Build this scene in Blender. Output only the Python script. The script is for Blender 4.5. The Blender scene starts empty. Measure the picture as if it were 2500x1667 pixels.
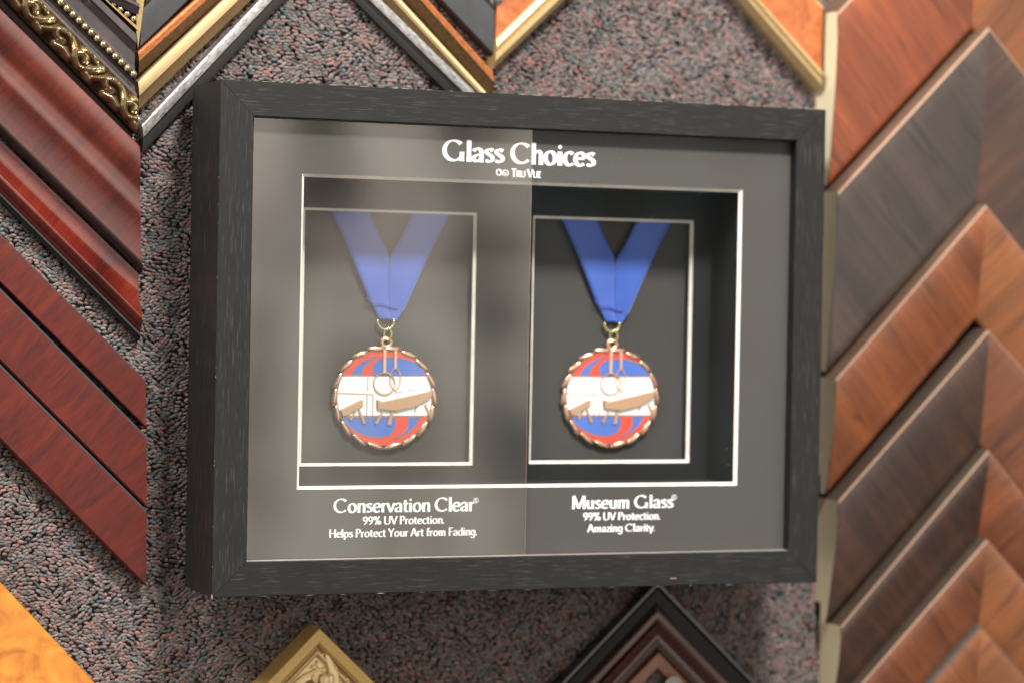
import bpy, math, random
import numpy as np
from mathutils import Matrix, Vector
random.seed(7); RNG = np.random.default_rng(11)
SC = bpy.context.scene
COL = SC.collection

# ---------------------------------------------------------------- camera
# wall coordinates: u right, v up, h out of the wall (metres); world = (u, -h, v)
CP = np.array([-0.7800086, 0.0287739, 1.9699951])
CA, CB, CC = -0.013757173, -0.383320134, 0.017949
CF = 6420.92
def _rot(a, b, c):
    ca, sa, cb, sb, cc, sc = math.cos(a), math.sin(a), math.cos(b), math.sin(b), math.cos(c), math.sin(c)
    Rz = np.array([[cc, -sc, 0], [sc, cc, 0], [0, 0, 1]])
    Ry = np.array([[cb, 0, sb], [0, 1, 0], [-sb, 0, cb]])
    Rx = np.array([[1, 0, 0], [0, ca, -sa], [0, sa, ca]])
    return Ry @ Rx @ Rz
CR = _rot(CA, CB, CC)
def P(x, y, h):
    """survey helper: point of the plane at height h seen at photo pixel x, y"""
    d = CR @ np.array([(x-1250)/CF, -(y-833.5)/CF, -1.0])
    t = (h-CP[2])/d[2]; q = CP + d*t
    return np.array([q[0], q[1]])
def W3(u, v, h): return (u, -h, v)
WALL = -0.020          # the carpeted wall stands 20 mm behind the back of the hanging frame

cam = bpy.data.cameras.new('camera'); co = bpy.data.objects.new('camera', cam); COL.objects.link(co)
B = np.array([[1, 0, 0], [0, 0, -1], [0, 1, 0]])
M = B @ CR
mw = Matrix([list(M[0]) + [CP[0]], list(M[1]) + [-CP[2]], list(M[2]) + [CP[1]], [0, 0, 0, 1]])
co.matrix_world = mw
cam.sensor_width = 36; cam.lens = CF/2500*36; cam.clip_start = .05; cam.clip_end = 60
fp = CR.T @ (np.array([-0.22, 0.0, 0.06]) - CP)
cam.dof.use_dof = True; cam.dof.focus_distance = -fp[2]; cam.dof.aperture_fstop = 2.9
SC.camera = co

# ---------------------------------------------------------------- materials
MATS = {}
class NT:
    def __init__(s, name):
        m = bpy.data.materials.new(name); m.use_nodes = True; s.m = m; s.t = m.node_tree
        s.n = s.t.nodes; s.l = s.t.links; s.b = s.n['Principled BSDF']; s.out = s.n['Material Output']
        MATS[name] = m
    def node(s, typ, **kw):
        n = s.n.new(typ)
        for k, v in kw.items():
            if k in n.inputs.keys(): n.inputs[k].default_value = v
            else: setattr(n, k, v)
        return n
    def link(s, a, b): s.l.new(a, b)
    def uv(s, sx=1, sy=1, sz=1, rot=0, src='UV'):
        tc = s.node('ShaderNodeTexCoord'); mp = s.node('ShaderNodeMapping')
        mp.inputs['Scale'].default_value = (sx, sy, sz); mp.inputs['Rotation'].default_value = (0, 0, rot)
        s.link(tc.outputs[src], mp.inputs['Vector']); return mp.outputs['Vector']
    def noise(s, vec, scale, detail=4, rough=.55, dist=0.):
        n = s.node('ShaderNodeTexNoise'); n.inputs['Scale'].default_value = scale
        n.inputs['Detail'].default_value = detail; n.inputs['Roughness'].default_value = rough
        n.inputs['Distortion'].default_value = dist
        s.link(vec, n.inputs['Vector']); return n.outputs['Fac']
    def ramp(s, fac, stops, interp='LINEAR'):
        r = s.node('ShaderNodeValToRGB'); r.color_ramp.interpolation = interp
        e = r.color_ramp.elements
        while len(e) < len(stops): e.new(.5)
        for el, (p, c) in zip(e, stops):
            el.position = p; el.color = (c[0], c[1], c[2], 1) if hasattr(c, '__len__') else (c, c, c, 1)
        s.link(fac, r.inputs['Fac']); return r.outputs['Color']
    def mix(s, fac, a, b, mode='MIX'):
        n = s.node('ShaderNodeMix', data_type='RGBA', blend_type=mode)
        for sock, v in ((n.inputs[0], fac), (n.inputs[6], a), (n.inputs[7], b)):
            if isinstance(v, bpy.types.NodeSocket): s.link(v, sock)
            elif hasattr(v, '__len__'): sock.default_value = (*v[:3], 1)
            else: sock.default_value = v
        return n.outputs[2]
    def bump(s, h, strength=.3, dist=.001):
        n = s.node('ShaderNodeBump'); n.inputs['Strength'].default_value = strength; n.inputs['Distance'].default_value = dist
        s.link(h, n.inputs['Height']); s.link(n.outputs['Normal'], s.b.inputs['Normal'])
    def base(s, c):
        if isinstance(c, bpy.types.NodeSocket): s.link(c, s.b.inputs['Base Color'])
        else: s.b.inputs['Base Color'].default_value = (*c, 1)
    def set(s, **kw):
        for k, v in kw.items():
            k = k.replace('_', ' ')
            if isinstance(v, bpy.types.NodeSocket): s.link(v, s.b.inputs[k])
            else: s.b.inputs[k].default_value = v
        return s

def simple(name, c, rough=.5, metal=0., bump=0, bscale=900, **kw):
    t = NT(name)
    n = t.noise(t.uv(src='Object'), 60, 5)
    t.base(t.mix(t.ramp(n, [(.3, 0.), (.7, 1.)]), [x*.82 for x in c], [min(1, x*1.12) for x in c]))
    t.set(Roughness=rough, Metallic=metal, **kw)
    if bump: t.bump(t.noise(t.uv(src='Object'), bscale, 3), bump, .0006)
    return t.m

def wood(name, cols, su=18, sv=160, rough=.35, coat=.35, crough=.12, rot=0., spec=.5, fine=.35, lowm=.5, vein=False):
    """figured veneer or stain; UV u = across the moulding, v = along it, in metres"""
    t = NT(name)
    v1 = t.uv(su, sv, 1, rot); n1 = t.noise(v1, 1, 6, .6, 1.2)
    v2 = t.uv(su*4, sv*7, 1, rot); n2 = t.noise(v2, 1, 4, .6, .4)
    v3 = t.uv(14, 14, 14, 0); n3 = t.noise(v3, 1, 3, .5, .3)
    f = t.mix(fine, n1, n2); f = t.mix(lowm*.5, f, n3)
    k = len(cols)
    st = [(.33 + .34*i/(k-1), c) for i, c in enumerate(cols)]
    cb = t.ramp(f, st)
    if vein:     # matched veneer leaves: broad tone bands and thin dark joints across the moulding
        nb = t.noise(t.uv(1.5, 26, 1, rot), 1, 1, .4); cb = t.mix(1., cb, t.ramp(nb, [(.38, .72), (.46, .95), (.54, 1.0), (.64, 1.25)]), 'MULTIPLY')
        nl = t.noise(t.uv(2.2, 30, 1, rot*1.3), 1, 2, .5)
        cb = t.mix(1., cb, t.ramp(nl, [(.490, 1.), (.498, .55), (.502, .55), (.510, 1.)]), 'MULTIPLY')
        nk = t.noise(t.uv(30, 700, 1, rot), 1, 3, .6); cb = t.mix(1., cb, t.ramp(nk, [(.38, .84), (.55, 1.04)]), 'MULTIPLY')
    t.base(cb)
    t.set(Roughness=t.ramp(n2, [(.3, rough*.8), (.7, rough*1.2)]), Coat_Weight=coat, Coat_Roughness=crough, Specular_IOR_Level=spec)
    t.bump(n2, .08, .0004)
    return t.m

def gilt(name, c, dark, rough=.32, wear=.45, scale=220, bump=.25, streak=1., metal=.9):
    t = NT(name)
    n = t.noise(t.uv(scale, scale*streak, scale), 1, 5, .65, .3)
    n2 = t.noise(t.uv(scale*3, scale*3*streak, scale), 1, 4, .6)
    f = t.ramp(t.mix(.4, n, n2), [(wear-.12, 0.), (wear+.1, 1.)])
    t.base(t.mix(f, dark, c)); t.set(Metallic=metal, Roughness=t.ramp(n2, [(.3, rough), (.7, rough*1.5)]))
    t.bump(n2, bump, .0005)
    return t.m

# black stained open-grain wood of the frame
def black_wood():
    t = NT('black_open_grain_wood')
    a = t.noise(t.uv(1350, 34, 1), 1, 1.5, .5, .1)
    b = t.noise(t.uv(1500, 70, 1), 1, 2, .6, .1)
    c = t.noise(t.uv(55, 22, 1), 1, 2)
    st = t.ramp(t.mix(.45, a, b), [(.56, 0.), (.64, 1.)])
    st = t.mix(1., st, t.ramp(c, [(.36, 0.45), (.60, 1.)]), 'MULTIPLY')
    base = t.mix(t.noise(t.uv(700, 16, 1), 1, 4), (.006, .006, .006), (.015, .015, .0145))
    t.base(t.mix(st, base, (.052, .049, .047)))
    t.set(Roughness=t.ramp(a, [(.3, .42), (.7, .62)]), Specular_IOR_Level=.30)
    t.bump(t.mix(.5, a, b), .18, .0004)
    return t.m
M_FRAME = black_wood()
M_SPECK = simple('bare_wood_chip', (.55, .45, .36), .7)
def mat_board(name, c):
    t = NT(name); n = t.noise(t.uv(src='Object'), 1400, 3, .6); n2 = t.noise(t.uv(src='Object'), 25, 3)
    t.base(t.mix(t.mix(.5, n, n2), [x*.95 for x in c], [x*1.05 for x in c])); t.set(Roughness=.85, Specular_IOR_Level=.25)
    return t.m
M_MAT = mat_board('charcoal_mat_paper', (.068, .064, .061))
M_MAT2 = mat_board('black_mat_paper', (.012, .012, .012))
M_BACK = mat_board('charcoal_backing_paper', (.052, .050, .048))
M_CORE = simple('cream_mat_core', (.86, .83, .74), .8)
M_INK = simple('white_ink', (.93, .93, .93), .6)
M_SPACER = simple('black_foam_spacer', (.007, .007, .007), .85)

def pane_mat(name, refl, tint, gtint, rough=0.):
    t = NT(name)
    t.n.remove(t.b)
    tr = t.node('ShaderNodeBsdfTransparent'); tr.inputs['Color'].default_value = (*tint, 1)
    gl = t.node('ShaderNodeBsdfGlossy'); gl.inputs['Roughness'].default_value = rough; gl.inputs['Color'].default_value = (*gtint, 1)
    fr = t.node('ShaderNodeFresnel'); ge = t.node('ShaderNodeNewGeometry'); mr = t.node('ShaderNodeMapRange')   # thin sheet: same reflectance from both sides
    mr.inputs['To Min'].default_value = 1.52; mr.inputs['To Max'].default_value = 1/1.52; t.link(ge.outputs['Backfacing'], mr.inputs['Value']); t.link(mr.outputs['Result'], fr.inputs['IOR'])
    mu = t.node('ShaderNodeMath', operation='MULTIPLY', use_clamp=True); mu.inputs[1].default_value = refl
    t.link(fr.outputs['Fac'], mu.inputs[0])
    mx = t.node('ShaderNodeMixShader'); t.link(mu.outputs[0], mx.inputs['Fac'])
    t.link(tr.outputs[0], mx.inputs[1]); t.link(gl.outputs[0], mx.inputs[2]); t.link(mx.outputs[0], t.out.inputs['Surface'])
    return t.m
M_PANE1 = pane_mat('plain_picture_glass', 1.9, (.97, .98, .97), (1, .95, .89))
M_PANE2 = pane_mat('coated_low_glare_glass', .15, (.99, .99, .99), (.70, .95, 1.0))

M_REDGLOSS = wood('mahogany_gloss_red', [(.036, .009, .009), (.095, .016, .010), (.16, .027, .011)], su=16, sv=120, rough=.30, coat=1., crough=.24, lowm=1)
M_REDDEEP = wood('deep_cherry_gloss', [(.03, .004, .004), (.095, .009, .005), (.17, .020, .008)], su=16, sv=150, rough=.26, coat=.9, crough=.10, lowm=1)
M_REDFLAT = wood('figured_mahogany_red', [(.024, .009, .010), (.070, .010, .008), (.105, .013, .007), (.145, .020, .007)], su=20, sv=95, rough=.42, coat=.12, crough=.25, rot=.35, lowm=.3, spec=.25)
M_BLKGLOSS = simple('black_lacquer', (.010, .009, .008), .25, Coat_Weight=.5, Coat_Roughness=.15)
M_BLKEDGE = simple('charcoal_painted_edge', (.05, .052, .055), .45)
M_BURLY = NT('amber_burl_veneer')
def burl(t, cols, spots, sc=1.):
    v = t.uv(24*sc, 24*sc, 24); n = t.noise(v, 1, 5, .6, 2.2)
    vo = t.node('ShaderNodeTexVoronoi'); vo.inputs['Scale'].default_value = 70*sc; vo.inputs['Randomness'].default_value = 1
    v2 = t.uv(1, 1, 1); t.link(v2, vo.inputs['Vector'])
    n2 = t.noise(t.uv(60*sc, 60*sc, 1), 1, 2)
    eye = t.ramp(vo.outputs['Distance'], [(.06, 1.), (.17, 0.)])
    eye = t.mix(1., eye, t.ramp(n2, [(.52, 0.), (.62, 1.)]), 'MULTIPLY')
    k = len(cols); c = t.ramp(n, [(.3+.4*i/(k-1), q) for i, q in enumerate(cols)])
    t.base(t.mix(t.mix(1., eye, (.75, .75, .75), 'MULTIPLY'), c, spots))
    t.set(Roughness=.3, Coat_Weight=.6, Coat_Roughness=.2)
    return t.m
M_BURLY = burl(M_BURLY, [(.38, .11, .007), (.56, .19, .012), (.68, .28, .025)], (.22, .05, .01))
M_BURLO = burl(NT('orange_burl_veneer'), [(.24, .045, .010), (.40, .10, .016), (.50, .16, .030)], (.16, .035, .01), 1.4)
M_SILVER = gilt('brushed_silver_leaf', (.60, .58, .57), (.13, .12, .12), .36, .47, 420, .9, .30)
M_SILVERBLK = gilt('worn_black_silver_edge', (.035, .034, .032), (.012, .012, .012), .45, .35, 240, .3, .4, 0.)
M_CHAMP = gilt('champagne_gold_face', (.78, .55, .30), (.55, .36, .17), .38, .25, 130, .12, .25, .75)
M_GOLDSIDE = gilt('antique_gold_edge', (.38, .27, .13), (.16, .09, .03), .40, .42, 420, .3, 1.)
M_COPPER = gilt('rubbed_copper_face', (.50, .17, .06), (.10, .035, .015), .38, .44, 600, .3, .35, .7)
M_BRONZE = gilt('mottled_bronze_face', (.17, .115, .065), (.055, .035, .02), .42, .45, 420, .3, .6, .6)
M_SLATE = simple('slate_black_paint', (.035, .037, .040), .5, 0, .25, 500)
M_CARVED = gilt('rubbed_pewter_carving', (.17, .17, .16), (.03, .03, .03), .4, .45, 300, .3, 1., .5)
M_DARKPANEL = NT('rubbed_dark_brown_panel')
def _dp(t):
    n = t.noise(t.uv(60, 30, 1), 1, 5, .65, .5); n2 = t.noise(t.uv(600, 160, 1), 1, 4, .7)
    c = t.ramp(n, [(.35, (.035, .028, .030)), (.6, (.055, .045, .050)), (.72, (.16, .05, .025))])
    t.base(t.mix(t.ramp(n2, [(.60, 0.), (.70, .5)]), c, (.20, .09, .05))); t.set(Roughness=.36, Coat_Weight=.4, Coat_Roughness=.25)
    t.bump(n2, .08, .0004); return t.m
M_DARKPANEL = _dp(M_DARKPANEL)
def gold_relief():
    t = NT('antiqued_gold_relief')
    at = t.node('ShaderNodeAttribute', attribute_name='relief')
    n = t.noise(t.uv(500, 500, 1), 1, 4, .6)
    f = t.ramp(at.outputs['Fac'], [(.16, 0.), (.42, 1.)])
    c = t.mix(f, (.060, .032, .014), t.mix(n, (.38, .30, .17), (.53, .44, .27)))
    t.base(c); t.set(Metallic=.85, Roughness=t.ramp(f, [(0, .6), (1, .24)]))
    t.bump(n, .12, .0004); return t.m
M_RELIEF = gold_relief()
M_PALEGOLD = gilt('pale_gold_carved_panel', (.84, .66, .36), (.66, .48, .24), .36, .25, 160, .12, 1., .4)
M_BRIGHTGOLD = gilt('bright_gold_bead', (.72, .54, .28), (.42, .27, .11), .30, .40, 420, .5, 1., .6)
M_MDF = NT('raw_cream_fibreboard')
def _mdf(t):
    n = t.noise(t.uv(src='Object'), 40, 3); n2 = t.noise(t.uv(src='Object'), 1500, 2)
    t.base(t.mix(t.mix(.3, n, n2), (.74, .64, .42), (.86, .78, .56))); t.set(Roughness=.8); return t.m
M_MDF = _mdf(M_MDF)
def veneer(name, cols, **k): return wood(name, cols, su=9, sv=150, rough=.38, coat=.45, crough=.22, rot=.12, lowm=.5, vein=True, **k)
V_RED = veneer('red_brown_veneer', [(.15, .028, .009), (.21, .044, .011), (.28, .068, .015)])
V_DARK = veneer('smoky_walnut_veneer', [(.030, .021, .018), (.045, .030, .025), (.066, .038, .028)])
V_MID = veneer('chestnut_veneer', [(.12, .028, .008), (.17, .043, .010), (.23, .065, .014)])
V_DEEP = veneer('dark_walnut_veneer', [(.020, .010, .008), (.042, .017, .010), (.085, .028, .011)])
V_RUST = veneer('rust_brown_veneer', [(.09, .026, .009), (.14, .038, .011), (.20, .056, .014)])
V_ORANGE = veneer('orange_brown_veneer', [(.15, .043, .011), (.21, .065, .015), (.28, .092, .022)])
M_RIM = NT('pinkish_worn_rim')
M_RIM.base((.40, .24, .16)); M_RIM.set(Roughness=.4, Coat_Weight=.3); M_RIM = M_RIM.m
M_SIDE = simple('taupe_stained_side', (.060, .042, .031), .5); M_SIDE2 = simple('tan_stained_side', (.12, .070, .045), .5)
M_BRONZEM = gilt('antique_bronze_medal', (.72, .46, .32), (.48, .28, .18), .20, .36, 120, .05, 1., .88)
M_BRONZED = gilt('dark_bronze_ground', (.30, .17, .11), (.16, .09, .06), .35, .4, 120, .05, 1., .8)
M_BRASS = simple('brass_ring', (.83, .70, .34), .22, 1.)
def enamel(name, c):
    t = NT(name); t.base(c); t.set(Roughness=.12, Coat_Weight=.6, Coat_Roughness=.04); return t.m
M_ERED = enamel('red_enamel', (.62, .045, .025)); M_EBLUE = enamel('blue_enamel', (.045, .13, .48)); M_EWHITE = enamel('white_enamel', (.80, .83, .84))
def ribbon_mat():
    t = NT('blue_grosgrain_ribbon')
    w = t.node('ShaderNodeTexWave', wave_type='BANDS', bands_direction='Y', wave_profile='SIN'); w.inputs['Scale'].default_value = 185
    w.inputs['Distortion'].default_value = .15
    t.link(t.uv(), w.inputs['Vector'])
    n = t.noise(t.uv(90, 500, 1), 1, 3)
    t.base(t.mix(t.mix(.25, w.outputs['Fac'], n), (.012, .042, .28), (.065, .17, .66)))
    t.set(Roughness=.55, Sheen_Weight=.25); t.bump(w.outputs['Fac'], .5, .0005); return t.m
M_RIBBON = ribbon_mat()
def carpet_mat():
    t = NT('berber_loop_pile')
    at = t.node('ShaderNodeVertexColor', layer_name='yarn')
    n = t.noise(t.uv(src='Object'), 1100, 3, .6, .6)
    t.base(t.mix(1., at.outputs['Color'], t.ramp(n, [(.3, .55), (.7, 1.35)]), 'MULTIPLY'))
    t.set(Roughness=.8, Sheen_Weight=.15, Specular_IOR_Level=.3); t.bump(n, .5, .0006); return t.m
M_CARPET = carpet_mat()
M_CARPETBACK = simple('dark_carpet_backing', (.05, .041, .040), .9)

# ---------------------------------------------------------------- object helpers
def link(o, parent=None):
    COL.objects.link(o)
    if parent is not None: o.parent = parent
    return o
def tag(o, label=None, cat=None, group=None, kind=None):
    if label: o['label'] = label
    if cat: o['category'] = cat
    if group: o['group'] = group
    if kind: o['kind'] = kind
    return o
def origin_of(par):
    return Vector((0, 0, 0)) if par is None else ORG.get(par.name, Vector((0, 0, 0)))
ORG = {}
def thing(name, u, v, h, label, cat, group=None):
    o = bpy.data.objects.new(name, None); o.empty_display_size = .02; link(o)
    o.location = W3(u, v, h); ORG[o.name] = Vector(o.location)
    return tag(o, label, cat, group)
def mesh(name, verts, faces, mat, parent=None, uvs=None, smooth=False, attr=None, label=None, autos=None):
    """verts in wall coordinates (u,v,h); local to the thing's origin"""
    org = origin_of(parent)
    me = bpy.data.meshes.new(name)
    vv = [(x[0]-org.x, -x[2]-org.y, x[1]-org.z) for x in verts]
    me.from_pydata(vv, [], faces); me.validate(clean_customdata=False)
    if uvs is not None:
        lay = me.uv_layers.new(name='UVMap')
        vi = np.zeros(len(me.loops), dtype=np.int32); me.loops.foreach_get('vertex_index', vi)
        lay.data.foreach_set('uv', np.array(uvs, dtype=np.float32)[vi].ravel())
    if attr is not None:
        a = me.attributes.new(attr[0], 'FLOAT', 'POINT'); a.data.foreach_set('value', np.array(attr[1], dtype=np.float32))
    me.materials.append(mat)
    if smooth: me.polygons.foreach_set('use_smooth', [True]*len(me.polygons))
    if autos:
        me.polygons.foreach_set('use_smooth', [True]*len(me.polygons))
        me.set_sharp_from_angle(angle=math.radians(autos))
    o = bpy.data.objects.new(name, me); link(o, parent)
    if parent is not None: ORG[o.name] = org
    if label: o['label'] = label
    import bmesh
    bm = bmesh.new(); bm.from_mesh(me); bmesh.ops.recalc_face_normals(bm, faces=bm.faces)
    if len(bm.faces) == 1:
        bm.faces.ensure_lookup_table(); bm.normal_update()
        if bm.faces[0].normal.y > 0: bmesh.ops.reverse_faces(bm, faces=bm.faces)
    bm.to_mesh(me); bm.free()
    return o

class Buf:
    def __init__(s): s.v = []; s.f = []; s.uv = []
    def add(s, v, f, uv=None):
        b = len(s.v); s.v += list(v); s.f += [tuple(i+b for i in q) for q in f]
        s.uv += list(uv) if uv is not None else [(x[0], x[1]) for x in v]
    def box(s, u0, u1, v0, v1, h0, h1):
        s.add([(u0, v0, h0), (u1, v0, h0), (u1, v1, h0), (u0, v1, h0), (u0, v0, h1), (u1, v0, h1), (u1, v1, h1), (u0, v1, h1)],
              [(0, 3, 2, 1), (4, 5, 6, 7), (0, 1, 5, 4), (1, 2, 6, 5), (2, 3, 7, 6), (3, 0, 4, 7)])
    def prism(s, poly, h0, h1, inset=0.):
        n = len(poly); c = np.mean(np.array(poly), axis=0)
        top = []
        for p in poly:
            d = np.array(p)-c; L = np.linalg.norm(d)+1e-9
            top.append(tuple(c + d*(max(0, L-inset)/L)))
        v = [(p[0], p[1], h0) for p in poly] + [(p[0], p[1], h1) for p in top]
        f = [tuple(range(n, 2*n))] + [(i, (i+1) % n, n+(i+1) % n, n+i) for i in range(n)]
        s.add(v, f)
    def tube(s, pts, r, n=8, closed=False, taper=None):
        """pts (u,v,h)"""
        pts = [np.array(p, float) for p in pts]; m = len(pts); v = []; f = []
        for i, p in enumerate(pts):
            a = pts[(i-1) % m] if (closed or i > 0) else p; b = pts[(i+1) % m] if (closed or i < m-1) else p
            d = b-a; d /= np.linalg.norm(d)+1e-12
            up = np.array([0, 0, 1.]) if abs(d[2]) < .9 else np.array([1., 0, 0])
            x = np.cross(d, up); x /= np.linalg.norm(x); y = np.cross(x, d)
            rr = r*(taper[i] if taper is not None else 1)
            for k in range(n):
                t = 2*math.pi*k/n; v.append(tuple(p + rr*(math.cos(t)*x + math.sin(t)*y)))
        for i in range(m if closed else m-1):
            j = (i+1) % m
            for k in range(n): f.append((i*n+k, i*n+(k+1) % n, j*n+(k+1) % n, j*n+k))
        if not closed: f += [tuple(range(n))[::-1], tuple(range((m-1)*n, m*n))]
        s.add(v, f)
    def blob(s, c, ax, ay, az, n=10, m=6):
        """ellipsoid with axis vectors"""
        c = np.array(c, float); ax, ay, az = map(lambda q: np.array(q, float), (ax, ay, az)); v = [tuple(c+az)]
        for i in range(1, m):
            t = math.pi*i/m
            for k in range(n):
                p = 2*math.pi*k/n
                v.append(tuple(c + math.cos(t)*az + math.sin(t)*(math.cos(p)*ax + math.sin(p)*ay)))
        v.append(tuple(c-az)); f = []
        for k in range(n): f.append((0, 1+k, 1+(k+1) % n))
        for i in range(m-2):
            for k in range(n): f.append((1+i*n+k, 1+(i+1)*n+k, 1+(i+1)*n+(k+1) % n, 1+i*n+(k+1) % n))
        e = 1+(m-1)*n
        for k in range(n): f.append((e, e-n+(k+1) % n, e-n+k))
        s.add(v, f)
    def make(s, name, mat, parent=None, **k): return mesh(name, s.v, s.f, mat, parent, uvs=s.uv, **k)

def cr(pts, n=8, closed=False):
    """Catmull-Rom through 2-D points"""
    p = [np.array(q, float) for q in pts]; m = len(p); out = []
    for i in range(m if closed else m-1):
        a = p[(i-1) % m] if (closed or i > 0) else 2*p[0]-p[1]
        b, c = p[i % m], p[(i+1) % m]
        d = p[(i+2) % m] if (closed or i < m-2) else 2*p[-1]-p[-2]
        for k in range(n):
            t = k/n
            out.append(.5*((2*b) + (c-a)*t + (2*a-5*b+4*c-d)*t*t + (3*b-a-3*c+d)*t**3))
    if not closed: out.append(p[-1])
    return out
def isect(a, b, c, d):
    a, b, c, d = map(np.array, (a, b, c, d)); r = b-a; s = d-c
    t = ((c-a)[0]*s[1]-(c-a)[1]*s[0])/(r[0]*s[1]-r[1]*s[0]); return a+r*t

# ---------------------------------------------------------------- moulding legs
def legmesh(name, mat, parent, A0, A1, Z0, Z1, prof, base, nl=1, relief=None, ns=None, label=None):
    """A0/A1: outer/inner ground point of one end, Z0/Z1 of the other; prof [(s,h)] from outer to inner.
       relief(s, l) -> extra height, with nl divisions along."""
    prof = list(prof)
    if ns:
        S = np.linspace(prof[0][0], prof[-1][0], ns); H = np.interp(S, [p[0] for p in prof], [p[1] for p in prof]); prof = list(zip(S, H))
    k = len(prof); wid = np.linalg.norm(A1-A0); d = (Z0-A0); L = np.linalg.norm(d); dn = d/L
    cw = abs((A1-A0)[0]*dn[1]-(A1-A0)[1]*dn[0])     # true width across
    arc = [0.]
    for i in range(1, k): arc.append(arc[-1]+math.hypot((prof[i][0]-prof[i-1][0])*cw, prof[i][1]-prof[i-1][1]))
    seed = random.random()*7
    v = []; uv = []; rel = []
    for i, (s, h) in enumerate(prof):
        a = A0+(A1-A0)*s; z = Z0+(Z1-Z0)*s
        for j in range(nl+1):
            q = a+(z-a)*(j/nl); l = float(np.dot(q-A0, dn)); e = 0.
            if relief:
                e = relief(s, l)
                if i in (0, k-1): e = min(e, 0)
            v.append((q[0], q[1], h+e)); uv.append((prof[0][0]*cw+arc[i]+seed, l+seed*3)); rel.append(e)
    f = []; m = nl+1
    for i in range(k-1):
        for j in range(nl): f.append((i*m+j, i*m+j+1, (i+1)*m+j+1, (i+1)*m+j))
    b = len(v)
    for i in (0, k-1):
        s = prof[i][0]
        for E0, E1, l in ((A0, A1, 0), (Z0, Z1, L)):
            q = E0+(E1-E0)*s; v.append((q[0], q[1], base)); uv.append((cw*s+seed+(-.02 if i == 0 else .02), l+seed*3)); rel.append(0)
    # sides
    f.append(tuple([b+1, b]+list(range(0, m)))); f.append(tuple([b+2, b+3]+list(range((k-1)*m+m-1, (k-1)*m-1, -1))))
    # ends
    f.append(tuple([b]+[i*m for i in range(k)]+[b+2])); f.append(tuple([b+1]+[i*m+nl for i in range(k)]+[b+3]))
    f.append((b, b+1, b+3, b+2))
    at = ('relief', (np.array(rel)-min(rel))/(max(rel)-min(rel)+1e-9)) if relief else None
    return mesh(name, v, f, mat, parent, uvs=uv, attr=at, autos=(60 if relief else 24), label=label)

def chevron(name, label, cat, bands, left, right, group=None, cut=None, anchor=None, which='LR'):
    """left/right = (foot_outer, foot_inner, peak_outer, peak_inner) on the wall plane, bands = [(part, material, profile, base, opts)]"""
    an = left[2] if anchor is None else anchor
    t = thing(name, an[0], an[1], WALL, label, cat, group)
    for side, q in (('L', left), ('R', right)):
        if side not in which: continue
        A0, A1, Z0, Z1 = q; par = t
        for i, bd in enumerate(bands):
            part, mat, prof, base = bd[:4]; op = bd[4] if len(bd) > 4 else {}
            if callable(op.get('mat'+side)): mat = op['mat'+side]()
            if 'mat'+side in op: mat = op['mat'+side]
            o = legmesh(part, mat, par, A0, A1, Z0, Z1, [(s, WALL+h) for s, h in prof], WALL+base, **{k: w for k, w in op.items() if k in ('nl', 'relief', 'ns')})
            if i == 0: par = o
            else: pass
        if cut:
            cutname, cmat, cprof = cut
            n = (A1-A0); dd = (Z0-A0)/np.linalg.norm(Z0-A0)*-.0004
            vs = [(*(A0+n*s+dd), WALL+h) for s, h in cprof]
            mesh(cutname, vs, [tuple(range(len(vs)))], cmat, par)
    return t

def mirror(q, uax):
    return tuple(np.array([2*uax-p[0], p[1]]) for p in q)

H = lambda h: WALL+h
# --- left column: right-hand legs reach the picture, the peaks lie just outside it
def left_col(name, label, o1, o2, i1, i2, ho, hi, bands, footx=None, upk=-.445, **k):
    """o1,o2 two photo points on the outer edge (o2 the foot), i1,i2 on the inner edge"""
    a, b = P(*o1, H(ho)), P(*o2, H(ho)); c, d = P(*i1, H(hi)), P(*i2, H(hi))
    po = isect(a, b, (upk, -1), (upk, 1)); pi = isect(c, d, (upk, -1), (upk, 1))
    R = (b, d, po, pi)
    return chevron(name, label, 'frame sample', bands, mirror(R, upk), R, group='corner samples in the left column', **k)

def scroll_relief(s0, s1, amp, per=.052, wid=.026):
    S = []
    def cv(pts): return np.array(cr(pts, 8))
    S.append((cv([(.02, .2), (.12, .55), (.28, .8), (.42, .62), (.40, .38), (.30, .34), (.27, .48)]), .07))
    S.append((cv([(.42, .62), (.55, .30), (.72, .16), (.86, .34), (.82, .58), (.70, .56)]), .065))
    S.append((cv([(.86, .34), (.95, .55), (1.05, .75)]), .06))
    S.append((cv([(.50, .85), (.62, .78), (.74, .86)]), .085))
    S.append((cv([(.05, .88), (.14, .80)]), .08)); S.append((cv([(.16, .14), (.27, .1), (.38, .16)]), .07))
    asp = per/wid
    P_ = np.concatenate([c+np.array([o, 0]) for o in (-1, 0, 1) for c, w in S]); Wd = np.concatenate([np.full(len(c), w) for o in (-1, 0, 1) for c, w in S])
    def f(s, l):
        x = (l/per) % 1.; y = (s-s0)/(s1-s0)
        d = np.hypot((P_[:, 0]-x)*asp, P_[:, 1]-y)
        e = np.max(np.exp(-(d/(Wd*1.5))**2))
        return amp*(e-.15) if 0.02 < y < .98 else 0.
    return f

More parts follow.
